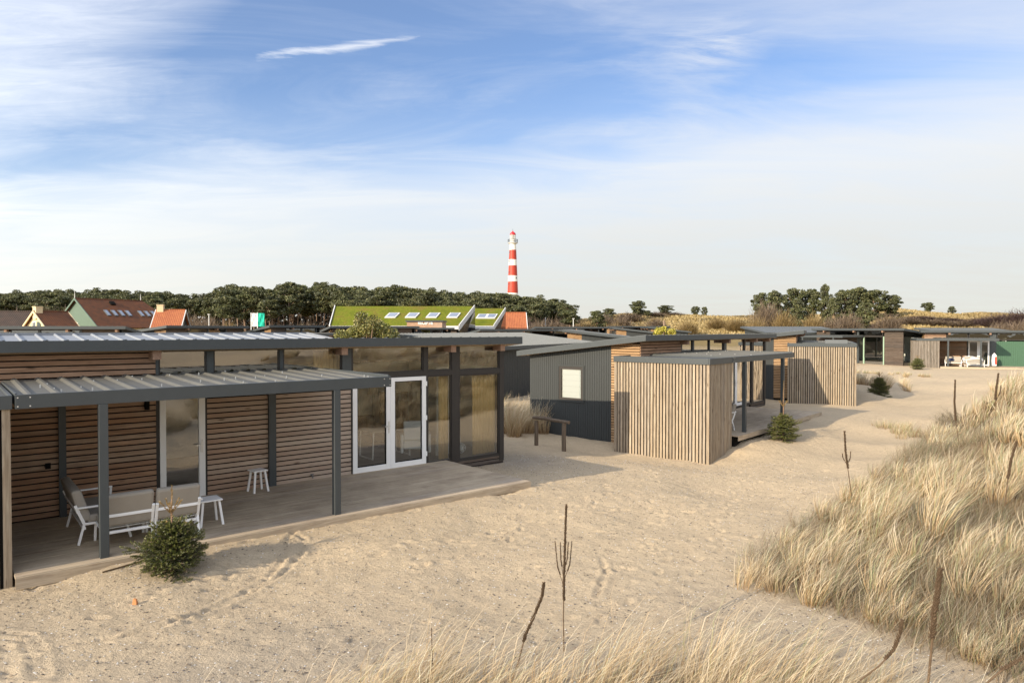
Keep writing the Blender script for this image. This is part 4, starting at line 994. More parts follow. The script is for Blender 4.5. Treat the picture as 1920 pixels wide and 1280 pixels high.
def side_table(label, loc, rz, s=.40, h=.45):
    r = thing('side_table', label, 'side table', loc, rz, 'small white side tables')
    b = MB(); q = s / 2; b.box(-q, q, -q, q, h - .025, h); b.build('table_top', M_white, r, bevel=.004)
    for sx in (-1, 1):
        for sy in (-1, 1):
            l_ = MB(); l_.bar((sx * (q - .05), sy * (q - .05), h - .026), (sx * (q + .0), sy * (q + .0), 0), .035); l_.build('leg', M_white, r)
    return r
def on(root, az, x, y, z): p = root + U(az) * x + V(az) * y; return (p.x, p.y, z)
ra = R(90 - AZA)
lounge('taupe cushioned lounge seat at the table end, its back toward the sand', on(A0, AZA, 2.76, -2.78, .122), ra, .66, armR=True)
lounge('taupe cushioned middle lounge seat half behind the canopy post', on(A0, AZA, 2.06, -2.76, .122), ra, .72)
lounge('taupe cushioned corner lounge seat turned sideways to the slat wall', on(A0, AZA, 1.46, -1.50, .122), ra - R(90), 1.34, armL=True, armR=True)
side_table('white side table at the end of the lounge seats', on(A0, AZA, 3.38, -2.2, .122), ra, .36, .44)
side_table('white stool-like side table against the slat wall between the doors', on(A0, AZA, 4.86, -.36, .122), ra + .1, .30, .45)
rb_ = R(90 - AZB)
lounge('lounge seat seen between shed and canopy post on the shaded deck', on(B0, AZB, 1.35 * KB, -1.75 * KB, .205), rb_ + R(75), .7, armL=True)
lounge('lounge seat with white arm standing right of the black canopy post', on(B0, AZB, 2.05 * KB, -2.35 * KB, .205), rb_ + R(55), .7, armL=True, armR=True)
re_ = R(90 - 112); EV = Vector(E0)
lounge('far white lounge seat with a dark striped cushion under the canopy', on(EV, 112, 1.9, -1.9, .25), re_ + R(170), 1.2, armL=True, armR=True)
s2_ = lounge('far white lounge seat draped with pale towels beside the white doors', on(EV, 112, 3.3, -2.2, .25), re_ + R(185), 1.3, armL=True, armR=True)
side_table('far white side table between the two lounge seats', on(EV, 112, 2.55, -2.5, .25), re_, .5, .4)
b = MB(); b.lathe([(.01, 0), (.30, .02), (.34, .1), (.26, .2), (.1, .26), (.01, .27)], 14); o = b.build('cushion', M_navy); o.location = on(EV, 112, 1.7, -1.9, .70); tag(o, 'navy and white cushion lying on the far lounge seat', 'cushion')
b = MB(); n_ = 12; vs = []; fs = []
for i in range(n_ + 1):
    for j in range(n_ + 1):
        u, v = i / n_ * 1.5 - .75, j / n_ * 1.2 - .3; z = .82 + .10 * math.sin(u * 5 + j) * math.cos(v * 4) - .45 * max(0, abs(u) - .55) * 2 - .5 * max(0, v - .3) - .8 * max(0, -.1 - v)
        vs.append((u, v, z))
for i in range(n_):
    for j in range(n_): fs.append((i * (n_ + 1) + j, (i + 1) * (n_ + 1) + j, (i + 1) * (n_ + 1) + j + 1, i * (n_ + 1) + j + 1))
b.add(vs, fs); o = b.build('towel', M_towel, smooth=True); o.location = on(EV, 112, 3.3, -2.1, .25); o.rotation_euler = (0, 0, re_); tag(o, 'rumpled white towel draped over the far lounge seat', 'towel')
o.modifiers.new('solid', 'SOLIDIFY').thickness = .03
bd = thing('beach_board', 'white and red board leaning beside the far white doors', 'board', on(EV, 112, 5.05, -1.4, .2), re_)
b = MB(); b.prism([(-.16, .12), (.16, .12), (.19, .6), (.15, 1.05), (0, 1.25), (-.15, 1.05), (-.19, .6)], 1, 0, .07); b.build('body', M_towel, bd); b = MB(); b.box(.04, .17, -.03, -.002, .25, .9); b.build('stripe', M_red, bd)

# hitching rail behind the near cabin
hr = thing('wooden_rail', 'low weathered wooden rail on two posts before the dark gable', 'rail')
hx0, hy0 = (1005.5 - 960) / 1280 * 21.7, 21.7; hx1, hy1 = (1057.9 - 960) / 1280 * 20.8, 20.8
z0, z1 = g1(hx0, hy0), g1(hx1, hy1)
b = MB(); b.tube([(hx0, hy0, z0 - .3), (hx0 + .01, hy0, z0 + .5), (hx0, hy0, pz(789, 21.7))], [.068, .064, .062], 9); b.build('post', M_rail, hr)
b = MB(); b.tube([(hx1, hy1, z1 - .3), (hx1 - .01, hy1, z1 + .5), (hx1, hy1, pz(793, 20.8))], [.072, .068, .066], 9); b.build('post', M_rail, hr)
b = MB(); dx, dy = hx1 - hx0, hy1 - hy0
b.tube([(hx0 - .10 * dx, hy0 - .10 * dy, pz(782.5, 21.8)), (hx0 + .3 * dx, hy0 + .3 * dy, pz(784.5, 21.4)), (hx0 + .65 * dx, hy0 + .65 * dy, pz(788, 21.1)), (hx1 + .17 * dx, hy1 + .17 * dy, pz(792.5, 20.6))], [.05, .06, .055, .05], 9); b.build('crossbar', M_rail, hr)

# fittings on the near cabin wall
p = on(A0, AZA, 2.87, -.06, 0); wl = thing('wall_lamp', 'small black wall lamp on the slats left of the single door', 'wall lamp', p, ra)
b = MB(); b.tube([(0, -.03, 1.93), (0, -.03, 2.13)], .045, 10); b.build('shade', M_black, wl); b = MB(); b.box(-.03, .03, -.02, .04, 1.99, 2.07); b.build('bracket', M_black, wl)
p = on(A0, AZA, 2.9, -.04, 0); o = thing('garden_socket', 'small black socket box low on the slats left of the single door', 'socket', p, ra)
b = MB(); b.box(-.05, .05, -.06, .0, .27, .38); b.build('box', M_black, o); b = MB(); b.box(-.055, .055, -.066, -.06, .33, .385); b.build('lid', M_dark, o)
p = on(A0, AZA, 6.15, -.03, 0); o = thing('outdoor_tap', 'tiny grey outdoor tap low on the slats left of the double door', 'tap', p, ra)
b = MB(); b.tube([(0, 0, .22), (0, -.07, .22), (0, -.09, .17)], .014, 7); b.build('spout', M_roofm, o); b = MB(); b.box(-.04, .04, -.05, -.035, .24, .26); b.build('lever', M_roofm, o)
p = on(A0, AZA, 1.30, -.03, 0); o = thing('door_lock', 'black handle of the hidden slat door at the far left', 'lock', p, ra)
b = MB(); b.box(-.04, .04, -.04, 0, 1.0, 1.1); b.build('plate', M_black, o); b = MB(); b.box(-.06, .03, -.06, -.042, 1.045, 1.06); b.build('lever', M_black, o)

# interior of the near cabin
def curtain(label, root, az, x0, x1, y, z0, z1, dz=0., sc=1.):
    b = MB(); n_ = max(12, int((x1 - x0) * 90)); vs = []
    for i in range(n_ + 1):
        x = x0 + (x1 - x0) * i / n_; yy = y + .028 * math.sin(x * 62) + .012 * math.sin(x * 23 + 1)
        vs += [(x, yy, z0), (x, yy * .0 + y + (yy - y) * .7, z1)]
    b.add(vs, [(2 * i, 2 * i + 2, 2 * i + 3, 2 * i + 1) for i in range(n_)]); o = b.build('curtain', M_curtain, smooth=True)
    o.location = (root.x, root.y, root.z); o.scale = (sc,) * 3; o.rotation_euler = (0, 0, R(90 - az)); o.modifiers.new('solid', 'SOLIDIFY').thickness = .006
    tag(o, label, 'curtain', 'mustard curtains'); return o
curtain('wide mustard curtain behind the corner window of the front cabin', A0, AZA, 10.72, 11.52, .16, .12, 2.38)
curtain('narrow mustard curtain beside the middle pier of the front cabin', A0, AZA, 9.66, 9.96, .16, .12, 2.38)
curtain('thin mustard curtain at the left jamb of the white double door', A0, AZA, 7.2, 7.38, .16, .12, 2.38)
curtain('mustard curtain behind the upper window strip of the front cabin', A0, AZA, 6.32, 7.1, .20, .12, 3.0)
curtain('mustard curtain in the shaded glass beside the sunlit shed', B0, AZB, 7.3, 8.1, .16, .12, 2.9, sc=KB)
curtain('mustard curtain at the far corner window of the second cabin', B0, AZB, 10.2, 11.5, .16, .12, 2.9, sc=KB)
curtain('mustard curtain in the upper strip window of the second cabin', B0, AZB, 4.2, 5.2, .3, .12, 3.0, sc=KB)
sf = thing('indoor_sofa', 'dark indoor sofa with cushions behind the white double door', 'sofa', on(A0, AZA, 8.4, 3.2, .10), ra)
for nm, bx in (('seat', (-1.2, 1.2, -.4, .4, .15, .42)), ('backrest', (-1.2, 1.2, .25, .48, .42, .85)), ('armrest', (-1.4, -1.2, -.4, .48, .1, .62)), ('armrest', (1.2, 1.4, -.4, .48, .1, .62))):
    b = MB(); b.box(*bx); b.build(nm, M_sofa, sf, bevel=.05)
for x in (-.8, -.1, .7):
    b = MB(); b.hexa([(x - .24, .08, .44), (x + .24, .08, .44), (x + .24, .2, .44), (x - .24, .2, .44), (x - .22, .2, .86), (x + .22, .2, .86), (x + .22, .3, .86), (x - .22, .3, .86)]); b.build('cushion', M_taupe if x < 0 else M_brownc, sf, bevel=.05)
ct = thing('dining_table', 'white tubular framed table inside behind the double door', 'table', on(A0, AZA, 8.9, 1.6, .10), ra)
b = MB(); b.box(-.6, .6, -.4, .4, .70, .73); b.build('table_top', M_taupe, ct)
for sx in (-.55, .55):
    b = MB(); b.bar((sx, -.35, 0), (sx * .95, -.35, .70), .03); b.bar((sx, .35, 0), (sx * .95, .35, .70), .03); b.bar((sx, -.35, .02), (sx, .35, .02), .03); b.build('leg', M_white, ct)
ac = thing('armchair', 'cream armchair behind the narrow window by the curtain', 'armchair', on(A0, AZA, 9.6, 1.2, .10), ra + R(150))
for nm, bx in (('seat', (-.32, .32, -.3, .3, .2, .44)), ('backrest', (-.32, .32, .2, .34, .44, .95)), ('armrest', (-.4, -.32, -.3, .34, .1, .6)), ('armrest', (.32, .4, -.3, .34, .1, .6))):
    b = MB(); b.box(*bx); b.build(nm, M_blind, ac, bevel=.04)
br = thing('cabinet', 'tall dark brown cabinet behind the narrow window', 'cabinet', on(A0, AZA, 10.2, 3.4, .10), ra)
b = MB(); b.box(-.35, .35, -.25, .25, 0, 1.5); b.build('body', M_brownc, br, bevel=.01); b = MB(); b.box(-.33, -.01, -.27, -.252, .05, 1.45); b.box(.01, .33, -.27, -.252, .05, 1.45); b.build('door', M_brownc, br)
fl = thing('floor_lamp', 'thin dark floor lamp behind the right leaf of the double door', 'lamp', on(A0, AZA, 9.3, 3.0, .10), ra)
b = MB(); b.tube([(0, 0, 0), (0, 0, 1.6)], .015, 6); b.build('stem', M_black, fl); b = MB(); b.lathe([(.14, 0), (.14, .02)], 14); b.build('base', M_black, fl); b = MB(); b.lathe([(.16, 1.5), (.10, 1.75)], 14); b.build('lamp_shade', M_taupe, fl)
wb = thing('wire_ball_lamp', 'round woven wire ball on the floor behind the corner glass', 'lamp', on(A0, AZA, 10.62, .55, .26), ra)
b = MB()
for i in range(9):
    q = Matrix.Rotation(i * .9, 3, 'X') @ Matrix.Rotation(i * 1.3, 3, 'Y'); b.tube([tuple(q @ Vector((.14 * math.cos(a), .14 * math.sin(a), 0))) for a in np.linspace(0, 2 * math.pi, 17)], .006, 4)
b.build('wire_ball', M_blind, wb); b = MB(); b.tube([(0, 0, .14), (0, .02, .32)], .006, 4); b.build('cord', M_blind, wb)
pw = MB(); pw.box(9.98, 10.72, .75, .8, .1, 2.45); o = pw.build('partition_panel', M_lining); o.location = at(A0, 0); o.rotation_euler = (0, 0, ra); tag(o, 'pale grey-green partition just behind the corner glass', 'partition')

# ------------------------------------------------------------------ vegetation
def ribbons(P0, P1, P2, P3, wdt, side, cols, name, mat, parent=None, tipw=.15):
    """blades along 4 points each; arrays (n,3)"""
    n = len(P0); ws = np.array([1.0, .85, .6, tipw])
    vs = np.empty((n, 4, 2, 3)); 
    for i, P in enumerate((P0, P1, P2, P3)):
        vs[:, i, 0] = P - side * (wdt * ws[i])[:, None] * .5; vs[:, i, 1] = P + side * (wdt * ws[i])[:, None] * .5
    base = (np.arange(n) * 8)[:, None]
    q = np.array([[0, 1, 3, 2], [2, 3, 5, 4], [4, 5, 7, 6]])
    quads = (base[:, None, :] + q[None]).reshape(-1, 4)
    cc = np.repeat(cols[:, None, :], 8, axis=1)
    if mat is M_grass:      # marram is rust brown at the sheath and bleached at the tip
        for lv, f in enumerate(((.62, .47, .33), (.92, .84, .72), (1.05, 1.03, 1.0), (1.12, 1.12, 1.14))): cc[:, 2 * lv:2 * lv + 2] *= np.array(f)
    return meshobj(name, vs.reshape(-1, 3), quads, mat, np.clip(cc, 0, .8).reshape(-1, 3), parent, smooth=False)
def blades(cx, cy, cz, rad_, n_per, hgt, wind=(.55, .18), wid=.006, name='marram_grass', upright=.5, rg=rng, green=.12):
    """cx,cy,cz,rad_,hgt arrays per clump"""
    N = len(cx); idx = np.repeat(np.arange(N), n_per) if np.isscalar(n_per) else np.repeat(np.arange(N), n_per)
    n = len(idx); th = rg.uniform(0, 2 * np.pi, n); rr_ = rad_[idx] * np.sqrt(rg.uniform(0, 1, n)) * .8
    ox, oy = rr_ * np.cos(th), rr_ * np.sin(th)
    h = hgt[idx] * rg.uniform(.55, 1.12, n)
    wv = rg.normal(0, .24, (N, 2))[idx]
    outx = np.cos(th) * upright * rr_ / rad_[idx] + rg.normal(0, .22, n) + wv[:, 0]; outy = np.sin(th) * upright * rr_ / rad_[idx] + rg.normal(0, .22, n) + wv[:, 1]
    b0 = np.stack([cx[idx] + ox, cy[idx] + oy, cz[idx] - .03], 1)
    def pt(s, bend): return b0 + np.stack([(outx * .45 * s + wind[0] * bend * s * s * s) * h, (outy * .45 * s + wind[1] * bend * s * s * s) * h, h * s * (1 - .22 * bend * s * s) + 0 * s], 1)
    bend = rg.uniform(.25, 1.5, n) * rg.uniform(.7, 1.25, N)[idx]
    a_ = rg.uniform(0, np.pi, n); side = np.stack([np.cos(a_), np.sin(a_) * .6, np.zeros(n)], 1)
    straw = np.array([[.58, .47, .31], [.50, .385, .225], [.68, .585, .42], [.36, .25, .13], [.56, .48, .34]])
    c = straw[rg.integers(0, 5, n)] * rg.uniform(.8, 1.12, n)[:, None]
    tint = np.clip(1 + rg.normal(0, .16, N), .6, 1.35)[idx]; c = c * tint[:, None]
    gmask = rg.uniform(0, 1, n) < green; c[gmask] = np.array([.33, .35, .18]) * rg.uniform(.7, 1.2, gmask.sum())[:, None]
    c = np.clip(c, .02, .8)
    w_ = np.full(n, wid) * rg.uniform(.6, 1.25, n)
    return [pt(0.0, bend), pt(.38, bend), pt(.72, bend), pt(1.0, bend), w_, side, c]
def cat(lst): return [np.concatenate([l[i] for l in lst]) for i in range(7)]
# dune bank on the right
def scatter(P, dens, rg, mind=0):
    xs_ = [p[0] for p in P]; ys_ = [p[1] for p in P]; A_ = (max(xs_) - min(xs_)) * (max(ys_) - min(ys_)); n = int(A_ * dens)
    x = rg.uniform(min(xs_), max(xs_), n); y = rg.uniform(min(ys_), max(ys_), n); k_ = in_poly(x, y, P); return x[k_], y[k_]
sets = []
x, y = scatter(POLY, 5.0, rng); d_ = np.hypot(x, y)
keep = (rng.uniform(0, 1, len(x)) < np.clip(1.25 - d_ / 42, .10, 1)) & ((x < y * 1.15 + 3.5) | (rng.uniform(0, 1, len(x)) < .30)) & (x < 27)
x, y, d_ = x[keep], y[keep], d_[keep]
pn = vnoise(x / 1.8, y / 1.8, 31); keep = pn > -.26; x, y, d_, pn = x[keep], y[keep], d_[keep], pn[keep]
nb = np.clip(158 - d_ * 3.8, 46, 138).astype(int)
hh_ = np.clip(.72 + .55 * pn, .38, 1.05) * rng.uniform(.8, 1.15, len(x))
edge_d = dist_poly(x, y, POLY); hh_ *= np.clip(.52 + edge_d * .35 + np.clip(d_ - 13, 0, 6) * .05, .52, 1) * rng.choice([.7, 1.0, 1.12], len(x), p=[.25, .5, .25])
print('clumps', len(x), 'blades', nb.sum())
for lo, hi, wd in ((0, 11, .0080), (11, 17, .0105), (17, 26, .015), (26, 90, .026)):
    s_ = (d_ >= lo) & (d_ < hi)
    if s_.sum(): sets.append(blades(x[s_], y[s_], gz(x[s_], y[s_]), np.full(s_.sum(), .13) * (1 + d_[s_] / 40), nb[s_], hh_[s_], (.62, .25), wd, upright=.95, green=.17))
# loose straw lying low between the tussocks
x, y = scatter(POLY, 24, rng); k_ = (np.hypot(x, y) < 24) & (x < y * 1.1 + 3); x, y = x[k_], y[k_]
bl = blades(x, y, gz(x, y), np.full(len(x), .3), 24, np.full(len(x), .42), (.8, .4), .007, upright=1.7, green=.25); bl[6] *= .52; sets.append(bl)
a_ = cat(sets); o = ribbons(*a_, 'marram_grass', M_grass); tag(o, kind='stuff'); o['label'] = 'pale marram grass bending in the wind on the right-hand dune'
# bottom strip of long loose grass
rg2 = np.random.default_rng(21); sets = []
x, y = scatter(STRIP, 22, rg2); k_ = rg2.uniform(0, 1, len(x)) < .75; x, y = x[k_], y[k_]
hs = rg2.uniform(.5, 1.1, len(x)) * np.interp(x, [-2.8, -1.6, -.4, .6, 2.0, 3.4], [.7, .85, .8, .95, 1.05, .85])
sets.append(blades(x, y, gz(x, y), np.full(len(x), .20), 36, hs, (.75, .12), .0062, upright=.7, rg=rg2, green=.06))
bl = blades(x, y, gz(x, y), np.full(len(x), .26), 30, np.full(len(x), .34), (.7, .2), .005, upright=1.5, rg=rg2, green=.25); bl[6] *= .5; sets.append(bl)
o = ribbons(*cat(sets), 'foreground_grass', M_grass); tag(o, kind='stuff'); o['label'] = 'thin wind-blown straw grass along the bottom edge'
# separate tufts
rg3 = np.random.default_rng(5)
def tuft_patch(label, pts, h, n, wid, group=None, rad_=.25, green=.1):
    x = np.array([p[0] for p in pts], float); y = np.array([p[1] for p in pts], float)
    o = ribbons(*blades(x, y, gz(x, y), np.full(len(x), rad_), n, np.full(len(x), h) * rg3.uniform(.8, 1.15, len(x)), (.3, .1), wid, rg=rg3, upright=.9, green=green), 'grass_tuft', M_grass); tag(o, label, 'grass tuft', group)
    return o
pts = [(.05 + rg3.normal(0, .55), 26 + rg3.normal(0, 1.1)) for i in range(26)] + [(.9 + rg3.normal(0, .3), 25.2 + rg3.normal(0, .5)) for i in range(8)]
tuft_patch('golden grass tussock in the gap between the front cabin and the dark gable', pts, 1.25, 110, .014, green=.04)
tuft_patch('golden grass mound behind the shed with the canopy shadow', [(20.5 + rg3.normal(0, 1.0) + .5 * i / 20, 40 + rg3.normal(0, 1.2) + .6 * i / 20) for i in range(22)], .9, 80, .022, green=.05)
tuft_patch('sparse olive grass around the bare bush on the sand', [(14.2 + rg3.uniform(-1.0, 3.0), 22.0 + rg3.uniform(-1.2, 3.0)) for i in range(70)], .40, 46, .010, green=.35)
tuft_patch('low grass patch on the mound near the far fir', [(27 + rg3.uniform(-2.2, 2.4), 49 + rg3.uniform(-1.5, 1.5)) for i in range(16)], .35, 40, .025, green=.3)
tuft_patch('single small grass tuft at the left tip of the dune grass', [(3.35, 9.6), (3.6, 9.9)], .55, 110, .006)

# shells and pebbles in the sand
rg4 = np.random.default_rng(77)
def specks(name, label, n, cols, smin, smax, area):
    x = rg4.uniform(area[0], area[1], n); y = area[2] + (area[3] - area[2]) * rg4.uniform(0, 1, n) ** 1.5
    k_ = ~in_poly(x, y, POLY); x, y = x[k_], y[k_]; n = len(x); z = gz(x, y)
    s = rg4.uniform(smin, smax, n); a = rg4.uniform(0, 6.28, n)
    base = np.array([[1, 0, 0], [.2, .8, 0], [-.9, .3, 0], [-.3, -.8, 0], [0, 0, .55]])
    ca_, sa = np.cos(a), np.sin(a)
    v = np.empty((n, 5, 3))
    for i in range(5): bx, by, bz = base[i]; v[:, i, 0] = x + s * (bx * ca_ - by * sa); v[:, i, 1] = y + s * (bx * sa + by * ca_); v[:, i, 2] = z + s * (bz + rg4.uniform(0, .25, n)) + .002
    q = np.array([[0, 1, 4], [1, 2, 4], [2, 3, 4], [3, 0, 4]]); f = (np.arange(n)[:, None, None] * 5 + q[None]).reshape(-1, 3)
    c = np.array(cols)[rg4.integers(0, len(cols), n)]
    o = meshobj(name, v.reshape(-1, 3), f, M_leaf, np.repeat(c, 5, axis=0)); tag(o, kind='stuff'); o['label'] = label
specks('shell_fragments', 'white shell fragments scattered in the sand', 9000, [(.75, .73, .68), (.66, .64, .6), (.5, .48, .44)], .005, .016, (-8.5, 8, 5.3, 20))
specks('pebbles', 'small dark and tan pebbles scattered in the sand', 11000, [(.10, .085, .07), (.22, .17, .12), (.34, .26, .18), (.15, .13, .12)], .006, .020, (-8.5, 8, 5.3, 20))
px_, py_ = gpt(253, 1130, .0); b = MB(); b.hexa([(-.03, -.02, 0), (.035, -.025, 0), (.03, .03, 0), (-.025, .025, 0), (-.02, -.015, .075), (.025, -.01, .06), (.02, .02, .07), (-.02, .02, .08)]); o = b.build('brick_fragment', M_stone, bevel=.01); o.location = (px_, py_, g1(px_, py_)); tag(o, 'small orange brick fragment lying alone in the sand', 'stone')
px_, py_ = gpt(237, 1068, .0); b = MB(); b.bar((-.2, -.24, .01), (.16, .2, .03), .018); o = b.build('stick', M_stalk); o.location = (px_, py_, g1(px_, py_)); tag(o, 'dark stick lying in the sand beside the large fir', 'stick')

# firs
def fir(label, x, y, body_h, leader_h, width, seed, group='small planted firs on the sand', dens=1.0, lw=1.0):
    z = g1(x, y) - .03
    r = thing('fir_tree', label, 'fir', (x, y, z), 0, group); rg = np.random.default_rng(seed)
    H_ = leader_h
    b = MB(); b.tube([(0, 0, 0), (.01, 0, body_h * .6), (.0, .01, H_ * .8), (.015, .0, H_)], [.03, .02, .008, .003], 7); b.build('trunk', M_beam, r)
    segs = []; nb_ = int(150 * dens)
    for i in range(nb_):
        t_ = (i / nb_) ** .85; z0 = .04 + body_h * .88 * t_; Lb = width * .5 * float(np.interp(t_, [0, .2, .45, .75, 1], [.72, 1.0, .92, .60, .22])) * rg.uniform(.62, 1.18) * (1.28 if i % 11 == 5 else 1); a = i * 2.399 + rg.normal(0, .2)
        el = -.12 + .75 * t_ + rg.normal(0, .12)
        d = np.array([math.cos(a) * math.cos(el), math.sin(a) * math.cos(el), math.sin(el)]); p0 = np.array([0, 0, z0]); p1 = p0 + d * Lb + np.array([0, 0, .12 * Lb])
        segs.append((p0, p1)); side = np.array([-math.sin(a), math.cos(a), 0])
        ns = int(6 * max(.5, Lb / .35))
        for s in range(ns):
            f = .22 + .72 * s / ns; q0 = p0 + (p1 - p0) * f; sg = 1 if s % 2 else -1; l2 = Lb * (1.0 - f) * .75 + .05
            q1 = q0 + (d * .75 + side * sg * .65 + np.array([0, 0, rg.normal(.08, .18)])) * l2; segs.append((q0, q1))
    for k_ in range(1):      # whorl on the leader
        zz_ = body_h + (H_ - body_h) * (.25 + .33 * k_)
        for j in range(5): a = j * 1.256 + k_; l_ = .16 * width * (1.4 - k_ * .4); segs.append((np.array([0, 0, zz_]), np.array([l_ * math.cos(a) * .7, l_ * math.sin(a) * .7, zz_ + l_ * .9])))
    segs.append((np.array([0, 0, body_h * .8]), np.array([.012, 0, H_])))
    nseg = len(segs)
    P0, P1 = np.array([s[0] for s in segs]), np.array([s[1] for s in segs]); ln = np.linalg.norm(P1 - P0, axis=1)
    cnt = np.maximum(6, (ln * 420 * dens * lw).astype(int)); ids = np.repeat(np.arange(nseg), cnt); n = len(ids)
    tt = rg.uniform(.05, 1.03, n); q = P0[ids] + (P1 - P0)[ids] * tt[:, None]; ax = ((P1 - P0) / ln[:, None])[ids]
    rv = rg.normal(0, 1, (n, 3)); rv -= ax * (rv * ax).sum(1)[:, None]; rv /= np.linalg.norm(rv, axis=1)[:, None]
    dirn = rv * .8 + ax * .6; dirn /= np.linalg.norm(dirn, axis=1)[:, None]; nl = rg.uniform(.014, .026, n) * (1.0 / lw ** .5)
    sd_ = np.cross(dirn, rg.normal(0, 1, (n, 3))); sd_ /= np.linalg.norm(sd_, axis=1)[:, None] + 1e-9; w_ = .0042 / lw
    v = np.stack([q - sd_ * w_, q + sd_ * w_, q + dirn * nl[:, None] + sd_ * w_ * .4, q + dirn * nl[:, None] - sd_ * w_ * .4], 1)
    tipb = np.clip((tt - .6) * 2, 0, 1)[:, None]
    c = np.array([.058, .078, .018]) * (1 - tipb) + np.array([.16, .165, .035]) * tipb; c = c * rg.uniform(.7, 1.25, n)[:, None]
    top = (q[:, 2] > body_h * 1.05)[:, None]; c = np.where(top, np.array([.30, .20, .06]) * rg.uniform(.7, 1.2, n)[:, None], c)
    meshobj('foliage', v.reshape(-1, 3), (np.arange(n)[:, None] * 4 + np.arange(4)), M_needle, np.repeat(c, 4, axis=0), r)
    bb = MB()
    for s0, s1 in segs[:nb_ * 8]: bb.tube([tuple(s0), tuple(s1)], [.006, .002], 3, cap=False)
    bb.build('branches', M_bark, r); return r
fx, fy = gpt(318, 1082, .02); fir('bushy dark green fir with a bare orange leader, nearest the lounge seats', fx - .08, fy + .22, .72, 1.24, .92, 3)
fir('fir with a tall bare brown leader in front of the canopy post', 8.72, 21.9, .85, 1.9, .98, 4, dens=.9, lw=.8)
fir('round dark fir in the shadow beside the slat shed', 19.45, 36.1, 1.1, 1.4, 1.05, 6, dens=.8, lw=.6)
fir('small far fir against the grey shed', 34.0, 57.2, .95, 1.1, 1.1, 8, dens=.7, lw=.5)

# mullein stalks
def mullein(label, pts, r0, side=(), group='dead brown mullein stalks in the grass', pods=True, sd=0):
    rg = np.random.default_rng(sd + 100); base = pts[0]
    r = thing('mullein_stalk', label, 'dead plant', base, 0, group)
    def stem(name, P, rr_, fr=.35):
        P = [Vector(p) - Vector(base) for p in P]; b = MB(); b.tube(P, [rr_ * (1 - .35 * i / len(P)) for i in range(len(P))], 7)
        o = b.build(name, M_stalk, r)
        c = MB(); L_ = sum((P[i + 1] - P[i]).length for i in range(len(P) - 1)); n = int(L_ * (1 - fr) * 420)
        for i in range(n):
            f = fr + (1 - fr) * (i / n); s = f * (len(P) - 1); k_ = min(int(s), len(P) - 2); q = P[k_].lerp(P[k_ + 1], s - k_)
            a = i * 2.4; d = Vector((math.cos(a), math.sin(a), .35)); sz = rr_ * rg.uniform(.7, 2.0) * (1.25 - .5 * f); p = q + d * rr_ * .95
            c.add([p + Vector((sz, 0, 0)), p + Vector((-sz * .6, sz * .8, 0)), p + Vector((-sz * .6, -sz * .8, 0)), p + d * sz * 1.1 + Vector((0, 0, sz * .8)), p - Vector((0, 0, sz * .8))], [(0, 1, 3), (1, 2, 3), (2, 0, 3), (1, 0, 4), (2, 1, 4), (0, 2, 4)])
        c.build('seed_pods', M_stalk, o)
    stem('stalk', pts, r0)
    for sp_ in side: stem('side_shoot', sp_, r0 * .55, .3)
    return r
def PT(px, y, D): return (pxx(px, D), D, pz(y, D))
def MU(label, D, pix, r0, side=(), sd=0): r0 *= .52; mullein(label, [PT(px, y, D) for px, y in pix], r0, [[PT(px, y, D + .02 * (j + 1)) for px, y in s_] for j, s_ in enumerate(side)], sd=sd)
MU('tall upright mullein stalk with a candelabra of four side shoots', 7.0, ((1058, 1225), (1057, 1160), (1058, 1080), (1060, 1010), (1062, 946)), .0125, (((1057, 1100), (1046, 1065), (1041, 1015)), ((1057, 1085), (1052, 1050), (1051, 1018)), ((1058, 1090), (1069, 1060), (1073, 1015)), ((1058, 1075), (1064, 1050), (1066, 1018))), 1)
MU('leaning mullein stalk left of the candelabra one', 6.2, ((956, 1290), (972, 1245), (985, 1195), (1005, 1150), (1017, 1120), (1020, 1094)), .014, (), 2)
MU('thickest mullein stalk, densely podded, at the bottom right', 5.4, ((1746, 1300), (1752, 1230), (1757, 1160), (1764, 1110), (1768, 1068)), .019, (), 3)
MU('mullein stalk bent over to the left at the bottom right', 5.3, ((1618, 1280), (1655, 1252), (1682, 1222), (1694, 1190), (1697, 1165)), .013, (), 4)
MU('mullein stalk lying low at the right bottom corner', 5.0, ((1850, 1292), (1885, 1262), (1925, 1240), (1965, 1218)), .014, (), 5)
MU('slim mullein stalk with two short side shoots at the grass tip', 13.6, ((1600, 935), (1592, 880), (1587, 845), (1585, 808)), .017, (((1590, 872), (1582, 858), (1581, 850)), ((1591, 872), (1596, 860), (1597, 846))), 6)
MU('slim leaning mullein stalk on the dune crest at the picture edge', 10.5, ((1888, 950), (1893, 900), (1899, 862), (1909, 828)), .017, (), 7)
MU('long thin mullein stalk before the bare bush', 18.0, ((1801, 835), (1794, 790), (1791, 755), (1792, 712)), .02, (), 8)
MU('mullein stalk with a hooked side shoot in front of the green wall', 19.5, ((1869, 770), (1868, 740), (1873, 700)), .024, (((1869, 752), (1877, 735), (1878, 722)),), 9)
MU('short thin stalk standing in the bottom grass on the left', 6.3, ((808, 1270), (809, 1240), (808, 1180)), .006, (), 10)

